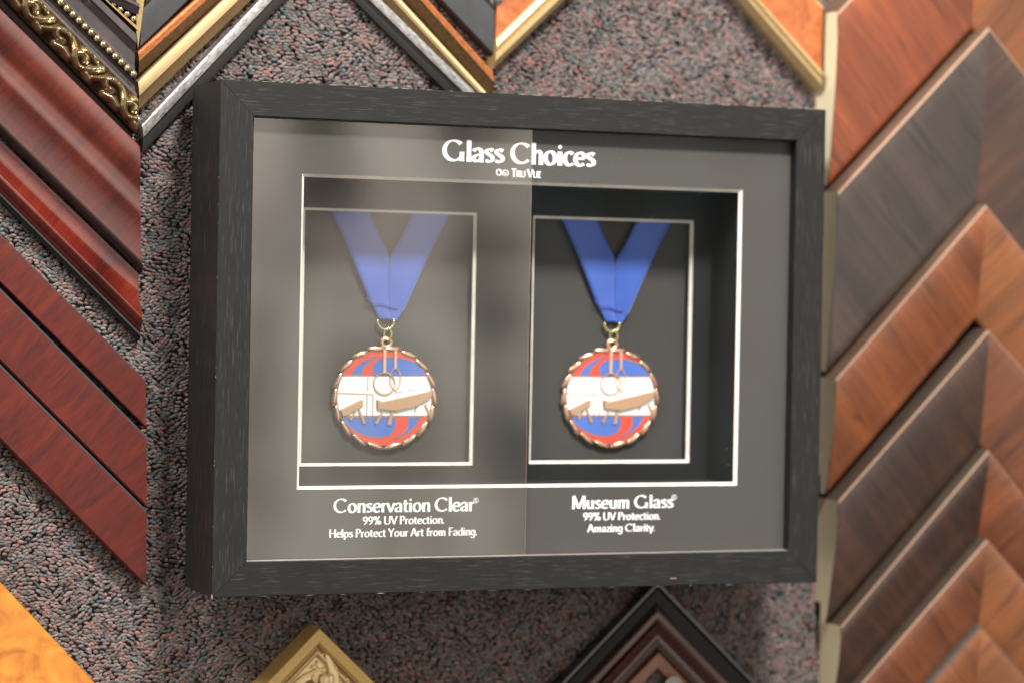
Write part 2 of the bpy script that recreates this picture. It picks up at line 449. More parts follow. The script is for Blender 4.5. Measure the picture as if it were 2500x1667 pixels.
# A0 beaded top sample
A0 = left_col('beaded_corner_sample', 'dark red corner sample with round gold beads, topmost of the left column', (170, -60), (341, 10), (250, 0), (333, 79), .030, .022, [
    ('leg', M_DARKPANEL, [(0, .030), (.12, .030), (.42, .026)], 0),
    ('bead_channel', M_RELIEF, [(.42, .026), (.5, .022), (.74, .022), (.82, .024)], 0),
    ('gilt_edge', M_GOLDSIDE, [(.82, .024), (.84, .027), (.97, .027), (1, .021)], 0)])
def bead_row(parent, q, s, h, r, sp, mat, name='bead_strip'):
    A0_, A1_, Z0_, Z1_ = q; a = A0_+(A1_-A0_)*s; z = Z0_+(Z1_-Z0_)*s; L = np.linalg.norm(z-a); n = int(L/sp); bf = Buf()
    for i in range(n):
        p = a+(z-a)*((i+.5)/n); bf.blob((p[0], p[1], WALL+h), (r, 0, 0), (0, r, 0), (0, 0, r), 10, 6)
    o = bf.make(name, mat, parent, smooth=True)
    at = o.data.attributes.new('relief', 'FLOAT', 'POINT'); hh = np.array([(q_[2]-WALL-h)/r for q_ in bf.v]); at.data.foreach_set('value', np.clip(hh*.9+.2, 0, 1).astype(np.float32))
    return o
def legs_of(t): return [o for o in t.children if o.name.startswith('leg')]
def lc_quad(o1, o2, i1, i2, ho, hi, upk=-.445):
    a, b = P(*o1, H(ho)), P(*o2, H(ho)); c, d = P(*i1, H(hi)), P(*i2, H(hi))
    return (b, d, isect(a, b, (upk, -1), (upk, 1)), isect(c, d, (upk, -1), (upk, 1)))
q = lc_quad((170, -60), (341, 10), (250, 0), (333, 79), .030, .022)
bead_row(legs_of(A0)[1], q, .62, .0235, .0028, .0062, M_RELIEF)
mesh('ribbed_end', [(*P(333, 0, H(.026)), H(.0265)), (*P(352, 0, H(.026)), H(.0265)), (*P(337, 118, H(.026)), H(.0265)), (*P(333, 80, H(.026)), H(.0265)),
                    (*P(333, 0, H(.026)), H(0)), (*P(352, 0, H(.026)), H(0)), (*P(337, 118, H(.026)), H(0)), (*P(333, 80, H(.026)), H(0)),
                    (*P(340, -90, H(.026)), H(.0265)), (*P(368, -90, H(.026)), H(.0265)), (*P(340, -90, H(.026)), H(0)), (*P(368, -90, H(.026)), H(0))],
     [(0, 1, 2, 3), (1, 5, 6, 2), (2, 6, 7, 3), (8, 9, 1, 0), (9, 11, 5, 1), (3, 7, 4, 0), (0, 4, 10, 8)], M_GOLDSIDE, A0,
     uvs=[(0, 0), (.01, 0), (.01, .05), (0, .05)]*2+[(0, -.02), (.01, -.02), (0, -.02), (.01, -.02)])

# A1 ornate gold and dark sample
o1, o2, i1, i2 = (250, 2), (333, 82), (12, 0), (332, 327)
q = lc_quad(o1, o2, i1, i2, .026, .020)
s1 = .42; s2 = .62
A1 = left_col('ornate_corner_sample', 'wide corner sample with carved gold scrolls and a bead row, second in the left column', o1, o2, i1, i2, .026, .020, [
    ('leg', M_DARKPANEL, [(0, .024), (.015, .026), (.10, .026), (.125, .0235)], 0),
    ('inner_panel', M_DARKPANEL, [(.125, .0235), (.20, .020), (.34, .019), (.385, .0200)], 0),
    ('bead_channel', M_RELIEF, [(.385, .0200), (.39, .0220), (.40, .0225), (.47, .0225), (.485, .0205)], 0),
    ('groove', M_DARKPANEL, [(.485, .0205), (.52, .0185), (.56, .0185), (.60, .0240), (.64, .0250)], 0),
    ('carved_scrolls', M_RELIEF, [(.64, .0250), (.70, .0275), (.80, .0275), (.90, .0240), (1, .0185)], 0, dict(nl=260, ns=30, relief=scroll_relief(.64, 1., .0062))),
    ('black_side', M_BLKGLOSS, [(1.0, .0100), (1.02, .0095), (1.075, .0085)], 0)])  # last band: black strip standing in for the shaded gap below the scrolls
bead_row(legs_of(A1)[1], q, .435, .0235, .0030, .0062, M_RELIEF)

# B1, B2 red scoop samples with black lip
def scoop(ho, depth, hi, lip):
    pr = [(0, ho-.002), (.012, ho)]
    for i in range(15):
        s = .02+.9*i/14; pr.append((s*.93, ho+(hi-ho)*s - depth*math.sin(math.pi*s)*(.6+.4*math.cos(2*math.pi*s*1.))))
    return pr
B1 = left_col('scooped_corner_sample', 'widest glossy red corner sample with black lip, below the carved gold one', (0, 20), (341, 356), (0, 325), (350, 668), .024, .016, [
    ('leg', M_REDGLOSS, [tuple(q) for q in cr([(0, .022), (.015, .0238), (.12, .0240), (.24, .0218), (.34, .0180), (.44, .0170), (.53, .0170), (.64, .0145), (.76, .0128), (.86, .0120), (.905, .0118), (.92, .0112)], 6)], 0),
    ('black_lip', M_BLKGLOSS, [(.92, .015), (.935, .017), (.96, .0165), (.975, .0145), (.99, .0140), (1, .012)], 0)])
B2 = left_col('scooped_corner_sample', 'narrow deep red corner sample with one bright ridge and black lip, above the carpet gap', (0, 335), (345, 668), (0, 488), (344, 833), .018, .012, [
    ('leg', M_REDDEEP, [tuple(q) for q in cr([(0, .0085), (.2, .0075), (.36, .0085), (.48, .0125), (.58, .0172), (.66, .0190), (.74, .0172), (.81, .0130), (.87, .0112)], 5)], 0),
    ('black_lip', M_BLKGLOSS, [(.87, .010), (.89, .0125), (.93, .0125), (.95, .010), (1, .009)], 0)])
# C1..C3 flat mahogany samples
for nm, lb, o1, o2, i1, i2 in (
    ('flat_corner_sample', 'thin flat mahogany corner sample, narrowest of the three below the gap', (0, 568), (356, 925), (0, 689), (356, 1042)),
    ('flat_corner_sample', 'middle flat mahogany corner sample with even reddish grain', (0, 700), (357, 1060), (0, 880), (359, 1238)),
    ('flat_corner_sample', 'lowest flat mahogany corner sample with dark wavy figure', (0, 884), (358, 1241), (0, 1072), (357, 1430))):
    left_col(nm, lb, o1, o2, i1, i2, .017, .017, [
        ('leg', M_REDFLAT, [(.055, .0172), (.3, .0175), (.97, .0170), (1, .0155)], 0),
        ('charcoal_edge', M_BLKEDGE, [(0, .0125), (.02, .0155), (.055, .0168)], 0)])
# D yellow burl
left_col('burl_corner_sample', 'amber yellow burl corner sample at the foot of the left column', (0, 1417), (300, 1738), (-250, 1700), (300, 2200), .018, .018, [
    ('leg', M_BURLY, [(0, .014), (.006, .0172), (.015, .018), (.5, .0165), (1, .018)], 0)])

# --- second column: chevrons whose peaks lie above the picture
def mid_chev(name, label, lo, li, ro, ri, ho, hi, bands, grp, cut=None):
    """lo, li, ro, ri = (foot, other point) in photo pixels for left/right outer/inner edges"""
    LO = [P(*p, H(ho)) for p in lo]; LI = [P(*p, H(hi)) for p in li]; RO = [P(*p, H(ho)) for p in ro]; RI = [P(*p, H(hi)) for p in ri]
    po = isect(*LO, *RO); pi = isect(*LI, *RI)
    return chevron(name, label, 'frame sample', bands, (LO[0], LI[0], po, pi), (RO[0], RI[0], po, pi), group=grp, cut=cut)
G2 = 'corner samples above the black shadow box'
silver = mid_chev('silver_corner_sample', 'brushed silver corner sample with black inner slope, lowest above the shadow box',
    [(347, 303), (634, 0)], [(350, 372), (695, 0)], [(1205, 268), (932, 0)], [(1205, 335), (865, 0)], .016, .010, [
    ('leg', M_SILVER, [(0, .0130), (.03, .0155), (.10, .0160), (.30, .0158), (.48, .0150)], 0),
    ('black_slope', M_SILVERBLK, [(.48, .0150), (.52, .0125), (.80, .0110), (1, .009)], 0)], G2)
champ = mid_chev('gold_corner_sample', 'smooth champagne gold corner sample beside the silver one',
    [(337, 199), (546, 0)], [(339, 268), (614, 0)], [(1203, 243), (979, 0)], [(1203, 292), (932, 0)], .018, .010, [
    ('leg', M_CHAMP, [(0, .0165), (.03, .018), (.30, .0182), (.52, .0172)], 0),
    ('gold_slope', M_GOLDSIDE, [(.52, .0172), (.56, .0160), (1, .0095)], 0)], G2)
copper = mid_chev('copper_corner_sample', 'rubbed copper and brown bronze corner sample between gold and slate black',
    [(337, 125), (476, 0)], [(338, 183), (538, 0)], [(1202, 173), (1046, 0)], [(1203, 240), (992, 0)], .018, .010, [
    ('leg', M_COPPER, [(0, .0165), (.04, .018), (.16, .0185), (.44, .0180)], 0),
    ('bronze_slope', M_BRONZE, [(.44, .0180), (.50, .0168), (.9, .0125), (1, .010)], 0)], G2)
def notch(s, l):
    return (.0022 if (l/.0085) % 1. < .55 else -.0008) if .15 < s < .9 else 0
slate = mid_chev('slate_corner_sample', 'slate black corner sample with notched carving along its upper edge',
    [(352, -42), (385, -75)], [(341, 119), (463, 0)], [(1228, -40), (1188, -80)], [(1206, 140), (1073, 0)], .020, .014, [
    ('leg', M_SLATE, [(.42, .0150), (.6, .0160), (.97, .0152), (1, .0135)], 0),
    ('notched_edge', M_CARVED, [(0, .014), (.06, .0185), (.40, .0175), (.42, .015)], 0, dict(nl=300, ns=9, relief=lambda s, l: (.0032 if (l/.0095) % 1. < .6 else -.001) if .14 < s < .36 else 0))], G2)

burlo = mid_chev('burl_corner_sample', 'orange burl corner sample edged with bright gold, above the right half of the box',
    [(1224, -150), (1294, -220)], [(1204, 173), (1383, 0)], [(2010, 16), (1995, 0)], [(2000, 224), (1807, 0)], .022, .016, [
    ('leg', M_BURLO, [(.04, .0215), (.3, .020), (.76, .0185)], 0),
    ('gold_bead', M_BRIGHTGOLD, [(.76, .0185), (.775, .0215), (.82, .0225), (.86, .0210), (.872, .0195), (.885, .0212), (.93, .0205), (.97, .017), (1, .0125)], 0),
    ('gold_rim', M_BRIGHTGOLD, [(0, .018), (.01, .022), (.035, .022), (.04, .0215)], 0)], 'corner samples above the black shadow box')

# --- right column of wide veneered samples
RS = [
 ('wide_corner_sample', 'topmost wide corner sample, red brown veneer with cream cut end', (2046, 27), (2381, -330), (2560, -150), (2023, 452), V_RED, V_ORANGE),
 ('wide_corner_sample', 'smoky grey walnut corner sample with a thin pink rim, second in the right column', (2046, 466), (2415, 63), (2499, 171), (2020, 905), V_DARK, V_DEEP),
 ('wide_corner_sample', 'chestnut corner sample between the smoky grey and the dark walnut ones', (2041, 923), (2408, 499), (2499, 612), (2018, 1204), V_MID, V_ORANGE),
 ('wide_corner_sample', 'dark walnut corner sample with a broad taupe side, directly below the chestnut one', (2047, 1220), (2413, 803), (2500, 898), (2018, 1520), V_DEEP, V_RUST),
 ('wide_corner_sample', 'narrower dark brown corner sample just below the dark walnut one', (2054, 1526), (2414, 1097), (2500, 1204), (2030, 1742), V_DEEP, V_RUST),
 ('wide_corner_sample', 'rust brown corner sample near the bottom right corner', (2034, 1745), (2410, 1314), (2500, 1417), (2030, 1975), V_RUST, V_ORANGE),
 ('wide_corner_sample', 'orange brown corner sample with a dark rim, lowest at the bottom right', (2040, 1925), (2395, 1522), (2500, 1642), (2020, 2200), V_ORANGE, V_ORANGE)]
HO, HI = .040, .024
for i, (nm, lb, fo, pk, rr, fi, mL, mR) in enumerate(RS):
    A = P(*fo, H(HO)); Pk = P(*pk, H(HO)); Rr = P(*rr, H(HO)); Ai = P(*fi, H(HI))
    d1 = (Pk-A)/np.linalg.norm(Pk-A); d2 = (Rr-Pk)/np.linalg.norm(Rr-Pk); L = np.linalg.norm(Pk-A)
    Bf = Pk+d2*L
    n1 = np.array([d1[1], -d1[0]]); w = np.dot(Ai-A, n1)
    n2 = np.array([d2[1], -d2[0]])
    Pi = isect(Ai, Ai+d1, Pk+n2*w, Pk+n2*w+d2)
    along = np.dot(Ai-A, d1); Bi = Bf+n2*w-d2*along
    side = M_SIDE if i > 2 else M_SIDE2
    rim = M_RIM if i != 6 else M_BLKEDGE
    bands = [('leg', mL, [tuple(q_) for q_ in cr([(.026, .0403), (.12, .0402), (.3, .0378), (.5, .0345), (.7, .0310), (.85, .0280), (.97, .0255), (1, .0238)], 4)], .013, dict(matR=mR)),
             ('worn_rim', rim, [(.012, .0390), (.018, .0402), (.026, .0404)], .010),
             ('outer_side', side, [(0, .034), (.004, .0380), (.012, .0390)], 0)]
    cut = ('cut_end', M_MDF, [(0, 0), (0, .034), (.004, .0380), (.014, .0392), (.15, .0396), (.4, .0366), (.75, .0291), (.93, .0251), (1, .0216), (1, .013), (.84, .013), (.84, 0)])
    chevron(nm, lb, 'frame sample', bands, (A, Ai, Pk, Pi), (Bf, Bi, Pk, Pi), group='wide veneered samples in the right column', cut=cut)

# --- bottom gold carved corner
PkO = P(780, 1531, H(.030)); LO = P(650, 1667, H(.030)); RO = P(918, 1667, H(.030))
def wide_corner(PkO, LO, RO, w, L):
    d1 = (LO-PkO)/np.linalg.norm(LO-PkO); d2 = (RO-PkO)/np.linalg.norm(RO-PkO)
    A = PkO+d1*L; Bq = PkO+d2*L
    n1 = np.array([-d1[1], d1[0]]); n2 = np.array([d2[1], -d2[0]])
    if np.dot(n1, RO-PkO) < 0: n1 = -n1
    if np.dot(n2, LO-PkO) < 0: n2 = -n2
    Pi = isect(PkO+n1*w, PkO+n1*w+d1, PkO+n2*w, PkO+n2*w+d2)
    return (A, A+n1*w, PkO, Pi), (Bq, Bq+n2*w, PkO, Pi)
gl, gr = wide_corner(PkO, LO, RO, .062, .15)
gold = chevron('carved_gold_corner_sample', 'pale gold corner sample with carved leaf, bottom centre left', 'frame sample', [
    ('leg', gilt('pale_antique_gold', (.60, .40, .15), (.36, .21, .07), .4, .40, 420, .2, 1., .45), [(0, .0270), (.006, .0298), (.015, .0303), (.13, .0297), (.165, .0270)], 0),
    ('bead_line', M_BRIGHTGOLD, [(.165, .0225), (.20, .0235), (.215, .0252), (.24, .0258), (.262, .0245), (.272, .0225)], 0),
    ('carved_panel', M_PALEGOLD, [(.272, .0215), (.40, .0225), (.7, .0240), (1, .0235)], 0)], gl, gr, group='corner samples under the black shadow box')
def z8(x, y): return (x/6.533+600, y/6.533+1480)
pan = [o for o in gold.children_recursive if o.name.startswith('carved_panel')][1]
hz = H(.0225)
bf = Buf(); leaf = [tuple(P(*z8(x, y), hz)) for x, y in [(1245, 690), (1300, 735), (1345, 790), (1400, 890), (1455, 980), (1492, 1090), (1490, 1300), (1400, 1420), (1285, 1420), (1275, 1222), (1270, 1000), (1262, 850), (1235, 740)]]
bf.prism(leaf, hz-.001, hz+.0036, .0025)
bf.make('carved_leaf', M_PALEGOLD, gold, autos=50)
bf = Buf()
for pts, r in (([(1275, 1012), (1150, 1012), (1000, 1060), (880, 1130), (780, 1222), (720, 1330)], .0011), ([(1270, 992), (1160, 990), (1090, 975), (1050, 958), (1090, 945), (1150, 950)], .0009),
               ([(1250, 700), (1300, 760), (1370, 860), (1430, 960), (1480, 1080), (1495, 1230), (1480, 1400)], .0008), ([(1225, 740), (1205, 790), (1222, 850), (1258, 868)], .0012),
               ([(1085, 1080), (1070, 1130), (1090, 1180), (1140, 1190)], .0012), ([(1600, 1130), (1630, 1180), (1610, 1240), (1680, 1260)], .001), ([(1290, 800), (1320, 900), (1330, 1000)], .0009)):
    c = cr(pts, 6); bf.tube([(*P(*z8(*p), hz), hz+.0012+(.003 if i_ == 0 and 0 else 0)) for i_, p in enumerate(c)], r, 8)
for x, y, r in ((1135, 885, .0014), (1560, 1100, .001)):
    p = P(*z8(x, y), hz); bf.blob((*p, hz+.001), (r, 0, 0), (0, r, 0), (0, 0, r))
for x, y, rx, ry in ((1240, 1170, .0042, .0062), (1320, 1165, .0042, .0065)):
    p = P(*z8(x, y), hz); bf.blob((*p, hz+.003), (rx, 0, 0), (0, ry, 0), (0, 0, .003))
bf.make('carved_scrolls', M_PALEGOLD, gold, smooth=True)
bf = Buf(); bf.prism([tuple(P(*z8(x, y), hz)) for x, y in [(930, 1222), (980, 1180), (1060, 1155), (1150, 1170), (1200, 1215), (1180, 1320), (980, 1330)]], hz-.001, hz+.0006)
bf.make('brown_hollow', simple('brown_patina', (.22, .10, .03), .6), gold)

# --- bottom dark nested corners
def zF(x, y): return (x/3.36+1300, y/3.36+1400)
def dchev(name, label, pk, l, r, ho, w, bands, L=.13):
    a, b = wide_corner(P(*zF(*pk), H(ho)), P(*zF(*l), H(ho)), P(*zF(*r), H(ho)), w, L)
    return chevron(name, label, 'frame sample', bands, a, b, group='corner samples under the black shadow box')
dchev('black_corner_sample', 'black corner sample with brown inner rim, its peak under the shadow box', (1030, 60), (240, 890), (1830, 890), .018, .0245, [
    ('leg', M_BLKGLOSS, [(0, .0165), (.02, .018), (.10, .0182), (.15, .0155), (.20, .0175), (.52, .0150), (.60, .0165), (.70, .0155)], 0),
    ('brown_rim', simple('reddish_brown_rim', (.085, .032, .025), .35, Coat_Weight=.4), [(.70, .0175), (.74, .0188), (.90, .0182), (1, .015)], 0)])
dchev('mahogany_corner_sample', 'dark red mahogany corner sample nested inside the black one', (1040, 372), (560, 890), (1545, 890), .014, .0175, [
    ('leg', wood('dark_cherry_gloss', [(.020, .004, .004), (.045, .007, .005), (.08, .012, .006)], coat=.6), [(0, .0135), (.04, .0150), (.3, .0125), (.55, .0105), (.66, .0110)], 0),
    ('taupe_rim', simple('taupe_brown_rim', (.10, .062, .045), .35, Coat_Weight=.3), [(.66, .0118), (.70, .0132), (.80, .0128), (.84, .0115), (.88, .0122), (1, .010)], 0)])
dchev('rust_corner_sample', 'small rust orange corner sample innermost of the nested dark ones', (1038, 640), (790, 890), (1275, 890), .010, .0105, [
    ('leg', wood('rust_orange_stain', [(.11, .024, .008), (.19, .048, .011), (.27, .075, .018)], coat=.4), [(0, .0090), (.06, .0100), (.9, .0090), (1, .006)], 0)], L=.08)
# dark metal clip poking up in the middle
ck = thing('metal_clip', *P(*zF(1145, 880), H(.010)), H(0), 'small grey metal clip inside the nested dark corners, cut by the bottom edge', 'clip')
bf = Buf(); pp = [tuple(P(*zF(x, y), H(.012))) for x, y in [(1075, 960), (1100, 880), (1130, 845), (1180, 850), (1215, 890), (1225, 990)]]
bf.prism(pp, H(0.0), H(.012), .0012); bf.make('clip_body', simple('grey_metal', (.18, .19, .19), .35, .8), ck)
bf = Buf(); bf.tube([(*p, H(.0125)) for p in pp], .0008, 6); bf.make('clip_rim', simple('cream_metal_rim', (.5, .45, .33), .4, .5), ck)

# ---------------------------------------------------------------- carpet wall
c0, c1_, c2, c3 = [P(x, y, WALL) for x, y in ((0, 0), (2500, 0), (2500, 1667), (0, 1667))]
um, uM = -.60, .70; vm, vM = -.48, .50
mesh('carpet_backing', [(um, vm, WALL-.001), (uM, vm, WALL-.001), (uM, vM, WALL-.001), (um, vM, WALL-.001), (um, vm, WALL-.02), (uM, vm, WALL-.02), (uM, vM, WALL-.02), (um, vM, WALL-.02)],
     [(0, 1, 2, 3), (7, 6, 5, 4), (0, 4, 5, 1), (1, 5, 6, 2), (2, 6, 7, 3), (3, 7, 4, 0)], M_CARPETBACK)['kind'] = 'structure'
def carpet():
    U0, U1, V0, V1 = -.46, .345, -.345, .345
    dx, dy = .0036, .0024
    nx, ny = int((U1-U0)/dx), int((V1-V0)/dy)
    gx, gy = np.meshgrid(np.arange(nx), np.arange(ny)); gx = gx.ravel().astype(float); gy = gy.ravel().astype(float)
    u = U0+(gx+.5*(gy % 2))*dx; v = V0+gy*dy
    def fld(k, sc):   # smooth pseudo-noise
        r = np.random.default_rng(k); s = np.zeros_like(u)
        for _ in range(7):
            a = r.uniform(0, 2*np.pi); f = sc*r.uniform(.5, 1.8); ph = r.uniform(0, 6.3); s += np.sin(2*np.pi*f*(u*np.cos(a)+v*np.sin(a))+ph)
        return s/2.6
    n = len(u)
    v = v+.0020*fld(1, 28)+RNG.normal(0, .00045, n); u = u+.0018*fld(2, 35)+RNG.normal(0, .0009, n)
    keep = ~((np.abs(u) < .235) & (np.abs(v+.004) < .175)); keep &= ~(u > .345)
    u, v = u[keep], v[keep]; f3 = fld(3, 16)[...] if False else None
    n = len(u)
    def fld2(k, sc):
        r = np.random.default_rng(k); s = np.zeros(n)
        for _ in range(7):
            a = r.uniform(0, 2*np.pi); f = sc*r.uniform(.5, 1.8); ph = r.uniform(0, 6.3); s += np.sin(2*np.pi*f*(u*np.cos(a)+v*np.sin(a))+ph)
        return s/2.6
    ang = RNG.normal(0, .33, n)+.40*fld2(4, 20)
    la = RNG.uniform(.0019, .0032, n); wa = RNG.uniform(.0012, .0018, n); ha = RNG.uniform(.0013, .0019, n)
    hc = WALL+.0010+RNG.uniform(0, .0006, n)+.0006*fld2(5, 30)
    tilt = RNG.normal(0, .20, n)
    # template ellipsoid (bent loop)
    S, R = 7, 5; tv = []; 
    for i in range(R+1):
        t = math.pi*i/R
        for k in range(S):
            p = 2*math.pi*k/S; tv.append((math.cos(t), math.sin(t)*math.cos(p), math.sin(t)*math.sin(p)))
    tv = np.array(tv); tf = []
    for i in range(R):
        for k in range(S): tf.append((i*S+k, i*S+(k+1) % S, (i+1)*S+(k+1) % S, (i+1)*S+k))
    tf = np.array(tf); K = len(tv)
    X = tv[None, :, 0]*la[:, None]; Y = tv[None, :, 1]*wa[:, None]*(1+.12*np.sin(tv[None, :, 0]*5+ang[:, None]*9)); Z = tv[None, :, 2]*ha[:, None]*(1-.25*tv[None, :, 0]**2)
    Z = Z + X*np.sin(tilt)[:, None]*.6
    ca, sa = np.cos(ang)[:, None], np.sin(ang)[:, None]
    Uv = u[:, None]+X*ca-Y*sa; Vv = v[:, None]+X*sa+Y*ca; Hv = hc[:, None]+Z
    co_ = np.stack([Uv, -Hv, Vv], -1).reshape(-1, 3).astype(np.float32)
    fa = (tf[None]+(np.arange(n)*K)[:, None, None]).reshape(-1, 4).astype(np.int32)
    me = bpy.data.meshes.new('carpet_wall'); me.vertices.add(len(co_)); me.vertices.foreach_set('co', co_.ravel())
    me.loops.add(fa.size); me.loops.foreach_set('vertex_index', fa.ravel())
    me.polygons.add(len(fa)); me.polygons.foreach_set('loop_start', np.arange(0, fa.size, 4, dtype=np.int32)); me.polygons.foreach_set('loop_total', np.full(len(fa), 4, dtype=np.int32))
    me.polygons.foreach_set('use_smooth', np.ones(len(fa), dtype=bool))
    me.update(calc_edges=True)
    pal = np.array([(.155, .140, .135), (.085, .080, .08), (.20, .18, .175), (.29, .125, .100), (.065, .14, .145), (.18, .115, .11), (.030, .038, .04), (.12, .14, .14)])
    pr = np.array([.30, .15, .15, .10, .09, .10, .06, .05])
    idx = RNG.choice(len(pal), n, p=pr/pr.sum())
    pal = pal*(1.22+0*pal)+.0; pal = pal*.8+.2*pal.mean(1, keepdims=True)*np.array([1.12, .97, .94]); pal = pal*np.array([.80, .72, .71])+.006
    cc = pal[idx]*RNG.uniform(.7, 1.3, n)[:, None]
    idx2 = RNG.choice(len(pal), n, p=pr/pr.sum()); cc2 = pal[idx2]*RNG.uniform(.7, 1.3, n)[:, None]
    wgt = RNG.uniform(0, .5, n)[:, None, None]+.25*np.sin(tv[None, :, 0]*3.5+RNG.uniform(0, 6, n)[:, None])[:, :, None]
    wgt = np.clip(wgt, 0, .75)
    colr = cc[:, None, :]*(1-wgt)+cc2[:, None, :]*wgt
    colr = np.concatenate([colr, np.ones((n, K, 1))], -1).reshape(-1, 4).astype(np.float32)
    at = me.color_attributes.new('yarn', 'FLOAT_COLOR', 'POINT'); at.data.foreach_set('color', colr.ravel())
    me.materials.append(M_CARPET)
    o = bpy.data.objects.new('carpet_wall', me); link(o); o['kind'] = 'structure'
    return o
carpet()

# ---------------------------------------------------------------- shadow box frame
FW, FH, FD = .254, .1919, .0797
box = thing('shadow_box_frame', 0, 0, 0, 'black wooden shadow box frame displaying two glass types and two medals', 'picture frame')
RW = .0262
corners = [(-FW, -FH), (FW, -FH), (FW, FH), (-FW, FH)]
inn = [(-FW+RW, -FH+RW), (FW-RW, -FH+RW), (FW-RW, FH-RW), (-FW+RW, FH-RW)]
prof = [(0, .001), (0, FD-.0007), (.022, FD), (.30, FD), (.975, FD), (1, FD-.0007), (1, .0655)]
for i in range(4):
    a, b = np.array(corners[i]), np.array(corners[(i+1) % 4]); c, d = np.array(inn[i]), np.array(inn[(i+1) % 4])
    dn = (b-a)/np.linalg.norm(b-a); v = []; uv = []; seed = i*1.7; arc = 0; pv = None
    for s, h in prof:
        if pv: arc += math.hypot((s-pv[0])*RW, h-pv[1])
        pv = (s, h)
        for E0, E1, sg_ in ((a, c, 1), (b, d, -1)):
            q = E0+(E1-E0)*s+dn*.00016*sg_; v.append((q[0], q[1], h)); uv.append((arc+seed, float(np.dot(q-a, dn))+seed))
    k = len(prof); f = [(2*j, 2*j+1, 2*j+3, 2*j+2) for j in range(k-1)]+[(0, 2*k-2, 2*k-1, 1)]+[tuple(range(0, 2*k, 2)), tuple(range(1, 2*k, 2))]
    mesh('rail', v, f, M_FRAME, box, uvs=uv)
# worn corner and edge chips
bf = Buf()
rr = random.Random(5)
def chip(u, v, h, su, sv, sh): bf.blob((u, v, h), (su, 0, 0), (0, sv, 0), (0, 0, sh), 6, 4)
for _ in range(42):
    x = rr.uniform(-.22, .25); chip(x, -FH+rr.uniform(-.0001, .0003), FD-.0007+rr.uniform(-.0002, .0002), rr.uniform(.0008, .004), .00022, .00022)
for _ in range(34): x = rr.uniform(-.22, .25); chip(x, FH-.0001, FD-.0008, rr.uniform(.001, .007), .0002, .0002)
for _ in range(22): x = rr.uniform(-.05, .22); chip(x, FH-RW+.0008, FD-.0004, rr.uniform(.0003, .0012), .0002, .0002)
for _ in range(10): y = rr.uniform(-.17, .17); chip(FW-RW+.0008, y, FD-.0004, .0002, rr.uniform(.0006, .0022), .0002)
for _ in range(9): y = rr.uniform(-FH, -.11); chip(FW-.0003, y, FD-.0008, .00022, rr.uniform(.0005, .002), .0002)
for _ in range(10): y = rr.uniform(-FH, .15); chip(-FW+.0001, y, FD-.0008, .0002, rr.uniform(.0004, .0012), .0002)
chip(-FW+.0002, -FH+.0004, FD-.001, .0006, .0022, .0006); chip(FW-.0004, -FH+.002, FD-.001, .0005, .002, .0005)
for x in (.123, .126): chip(x, -FH+.006, FD+.00002, .0012, .0003, .0001)
bf.make('edge_wear', M_SPECK, box, smooth=True)['kind'] = 'stuff'
bf = Buf(); bf.tube([(x, FH-.0002, FD-.0011+rr.uniform(-.0001, .0001)) for x in np.linspace(-.245, .252, 60)], .00020, 5); bf.make('rubbed_top_edge', simple('rubbed_brown_edge', (.24, .15, .11), .6), box)
bf = Buf(); bf.box(-FW+RW+.0005, FW-RW-.0005, -FH+RW-.0010, -FH+RW+.0002, .0700, FD-.0016); bf.make('lit_lower_lip', simple('lit_taupe_lip', (.30, .26, .24), .45), box)  # pale strip: lamplight caught by the lower inner lip, put into its colour

# mats
def frame_ring(name, mat, outer, holes, h, parent):
    """flat sheet with rectangular holes as a grid of cells"""
    us = sorted({outer[0], outer[1], *[x for q in holes for x in q[:2]]}); vs = sorted({outer[2], outer[3], *[x for q in holes for x in q[2:]]})
    idx = {}; v = []; f = []
    def vi(i, j):
        if (i, j) not in idx: idx[(i, j)] = len(v); v.append((us[i], vs[j], h))
        return idx[(i, j)]
    for i in range(len(us)-1):
        for j in range(len(vs)-1):
            cu, cv = (us[i]+us[i+1])/2, (vs[j]+vs[j+1])/2
            if any(q[0] < cu < q[1] and q[2] < cv < q[3] for q in holes): continue
            f.append((vi(i, j), vi(i+1, j), vi(i+1, j+1), vi(i, j+1)))
    return mesh(name, v, f, mat, parent, uvs=[(x[0], x[1]) for x in v])
def bevel_ring(name, q, t, h, parent):
    u0, u1, v0, v1 = q; o = [(u0, v0), (u1, v0), (u1, v1), (u0, v1)]; i_ = [(u0+t, v0+t), (u1-t, v0+t), (u1-t, v1-t), (u0+t, v1-t)]
    v = [(*p, h) for p in o]+[(*p, h-t*1.05) for p in i_]
    return mesh(name, v, [(k, (k+1) % 4, 4+(k+1) % 4, 4+k) for k in range(4)], M_CORE, parent)
HM1, HM2, HB = .0690, .0190, .0090
q1 = (-.1865, .1848, -.1130, .1250); wA = (-.1692, -.0253, -.0986, .1015); wB = (.0234, .1657, -.0977, .1007)
inner_rect = (-FW+.004, FW-.004, -FH+.004, FH-.004)
mat1 = frame_ring('top_mat', M_MAT, inner_rect, [q1], HM1, box); bevel_ring('mat_bevel', q1, .0023, HM1, mat1)
mat2 = frame_ring('inner_mat', M_MAT2, inner_rect, [wA, wB], HM2, box); bevel_ring('mat_bevel', wA, .0020, HM2, mat2); bevel_ring('mat_bevel', wB, .0020, HM2, mat2)
frame_ring('backing_board', M_BACK, inner_rect, [], HB, box)
bf = Buf(); t = .0010; e = .0026
u0, u1, v0, v1 = q1[0]+e-.0012, q1[1]-e+.0012, q1[2]+e-.0012, q1[3]-e+.0012
bf.box(u0-.003, u0, v0-.003, v1+.003, HM2+.0003, HM1-.0030); bf.box(u1, u1+.003, v0-.003, v1+.003, HM2+.0003, HM1-.0030)
